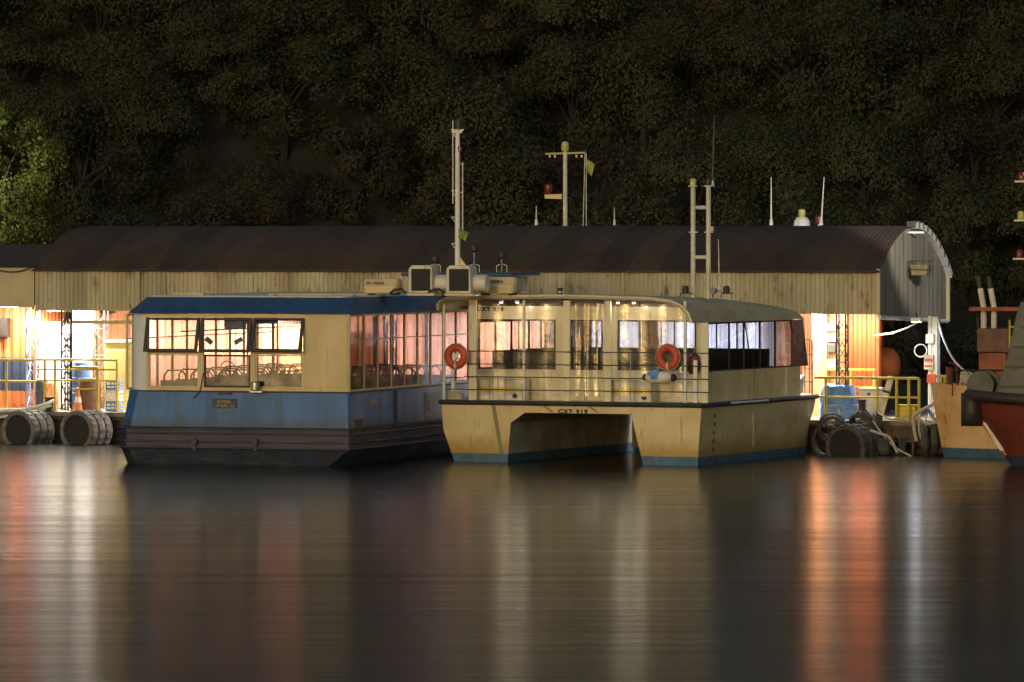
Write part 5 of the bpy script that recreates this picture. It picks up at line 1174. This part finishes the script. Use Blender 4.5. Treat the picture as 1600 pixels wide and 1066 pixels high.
# ------------------------------------------------------------------ trees
def crown_mesh(name, rx, rz, nblob, nleaf, leaf, seed, m):
    rnd = random.Random(seed); vs = []; fs = []
    blobs = []
    for i in range(nblob):
        while True:
            x, y, z = rnd.uniform(-1, 1), rnd.uniform(-1, 1), rnd.uniform(-1, 1)
            r = math.sqrt(x*x + y*y + z*z)
            if .25 < r < 1: break
        k = r ** -.35
        blobs.append((x*k*rx*.82, y*k*rx*.82, z*k*rz*.82, rnd.uniform(.2, .42) * rx * (.8 if m == 'leafolive' else 1)))
    for bx, by, bz, br in blobs:
        for j in range(nleaf):
            a = rnd.uniform(0, 2*math.pi); ct = rnd.uniform(-.75, 1); st = math.sqrt(1 - ct*ct)
            n = Vector((math.cos(a)*st, math.sin(a)*st, ct)); q = br * rnd.uniform(.45, 1.08)
            p = Vector((bx, by, bz)) + Vector((n.x*q, n.y*q, n.z*q*.8))
            d = (n + Vector((bx / rx, by / rx, bz / rz)) * .8 + Vector((rnd.uniform(-.7,.7), rnd.uniform(-.7,.7), rnd.uniform(-.5,.7)))).normalized()
            t = d.orthogonal().normalized(); t = Matrix.Rotation(rnd.uniform(0, 6.28), 3, d) @ t; b = d.cross(t)
            l = leaf * rnd.uniform(.6, 1.35); w = l * rnd.uniform(.4, .65)
            k = len(vs)
            vs += [p - t*l*.5, p + b*w*.5 - d*l*.05, p + t*l*.5 - d*l*.12, p - b*w*.5 - d*l*.05]
            fs.append((k, k+1, k+2, k+3))
    me = bpy.data.meshes.new(name); me.from_pydata([tuple(v) for v in vs], [], fs); me.update(); me.materials.append(M[m]); return me, blobs
def trunk_mesh(name, h, blobs, r, seed):
    rnd = random.Random(seed); mb = MB()
    mb.tube([(0, 0, -h - .6), (rnd.uniform(-.1,.1), 0, -h*.6), (rnd.uniform(-.2,.2), rnd.uniform(-.2,.2), -h*.15), (0, 0, .6)], [r, r*.75, r*.5, r*.2], 8)
    for bx, by, bz, br in blobs[:9]:
        z0 = rnd.uniform(-h*.4, 0); mb.tube([(0, 0, z0), (bx*.5, by*.5, z0 + (bz - z0)*.6), (bx, by, bz)], [r*.35, r*.22, r*.06], 6)
    me = bpy.data.meshes.new(name); me.from_pydata(mb.v, [], mb.f); me.update(); me.materials.append(M['bark']); return me
KINDS_ = []
for i, (rx, rz, nb_, m) in enumerate([(2.6, 2.7, 34, 'leafgreen'), (2.3, 3.0, 30, 'leafgreen'), (2.9, 2.4, 36, 'leafgreen'), (2.5, 2.6, 30, 'leafbrown'), (2.1, 2.3, 26, 'leafbrown')]):
    cm, bl = crown_mesh('crown', rx, rz, nb_, 400, .13, 100 + i, m); KINDS_.append((cm, trunk_mesh('trunk', rz * .72, bl, .2, 200 + i), rz * .72, m))
def tree(k, x, y, z, s, rz, label, group, name='leafy_tree', stretch=1.0):
    cm, tm, h, m = k
    t = bpy.data.objects.new(name, None); COL.objects.link(t); t.location = (x, y, z); t.rotation_euler = (0, 0, rz); t.scale = (s, s, s * stretch); tag(t, label, 'tree', group)
    for nm, me in (('trunk', tm), ('crown', cm)):
        o = bpy.data.objects.new(nm, me); COL.objects.link(o); o.parent = t; o.location = (0, 0, h)
    return t
rnd = random.Random(21)
for r in range(11):
    y = 40.5 + r * 3.0; nx = 24
    for i in range(nx):
        x = -36 + 72 * (i + .5 * (r % 2)) / (nx - 1) + rnd.uniform(-1.1, 1.1); yy = y + rnd.uniform(-1.2, 1.2)
        if False: continue
        k = KINDS_[rnd.choice([0, 0, 1, 1, 2, 2, 3, 4])]
        brown = k[3] == 'leafbrown'
        tree(k, x, yy, hill_z(x, yy) - .2, rnd.uniform(.88, 1.22), rnd.uniform(0, 6.28),
             'thin brownish leafed tree on the dark steep hillside' if brown else 'dark green leafy tree on the dark steep hillside',
             'brownish trees on the hillside' if brown else 'dark green trees on the hillside', stretch=rnd.uniform(.85, 1.2))
# one rounded crown that stands out behind the shed, and the lit tree at the left edge
x = (583 - 800) / FPX * 190; tree(KINDS_[1], x, 39.2, .4, 1.05, 1.0, 'rounded bushy tree rising behind the shed roof left of the tall mast', None)
cm, bl = crown_mesh('crown', 2.8, 3.5, 36, 330, .16, 77, 'leafolive'); tm = trunk_mesh('trunk', 4.6, bl, .24, 78)
lit = tree((cm, tm, 4.6, 'x'), -17.7, 31.5, 3.6, 1.0, .4, 'yellow green tree lit by an assumed lamp at the left edge above the shed roof', None)
cm2, bl2 = crown_mesh('crown', 1.7, 1.5, 24, 220, .16, 79, 'leafolive')
lit2 = tree((cm2, trunk_mesh('trunk', 3.0, bl2, .16, 80), 3.0, 'x'), -17.6, 29.5, 1.6, 1.0, .4, 'small yellow green tree leaning over the left end of the shed roof', None)
MB  # shore bank under the two trees
mb = MB(); vs = []; fs = []
for j in range(7):
    for i in range(25): x = -60 + 48 * i / 24; y = 27 + 13 * j / 6; vs.append((x, y, -.6 + 4.0 * min(1, j / 2.5) * min(1, (24 - i) / 5) + .2 * math.sin(x + j)))
for j in range(6):
    for i in range(24): q = j * 25 + i; fs.append((q, q + 1, q + 26, q + 25))
mb.add(vs, fs); tag(mb.build('ground', 'hillsoil', smooth=True), None, None, kind='structure')
# assumed street lamp, unseen outside the frame, added to light the two trees
t = bpy.data.objects.new('assumed_street_lamp', None); COL.objects.link(t); t.location = (-22.0, 27.6, 2.0); tag(t, 'assumed street lamp on the bank left of the lit tree', 'street lamp')
MB().tube([(0, 0, -1.5), (0, 0, 7.4), (.1, 0, 7.9), (.5, 0, 8.2), (1.1, 0, 8.25)], [.09, .07, .05, .05, .05], 10).build('pole', 'steel', t, smooth=True)
MB().loft([[(1.0, -.12, 8.2), (1.6, -.08, 8.22), (1.6, .08, 8.22), (1.0, .12, 8.2)], [(1.0, -.1, 8.32), (1.5, -.06, 8.31), (1.5, .06, 8.31), (1.0, .1, 8.32)]]).build('lamp_head', 'dark', t, bevel=.01)
MB().box(1.08, 1.5, -.06, .06, 8.16, 8.195).build('lens', 'lamp', t)
l = bpy.data.lights.new('assumed_street_lamp_light', 'SPOT'); l.spot_size = R(66); l.spot_blend = .4; l.energy = 3600; l.color = (1, .93, .72); l.shadow_soft_size = .1; o = bpy.data.objects.new('assumed_street_lamp_light', l); COL.objects.link(o); o.parent = t; o.location = (1.3, 0, 8.05); o.rotation_euler = (Vector((-17.4, 30.6, 8.8)) - Vector((-20.7, 27.6, 10.05))).to_track_quat('-Z', 'Y').to_euler()
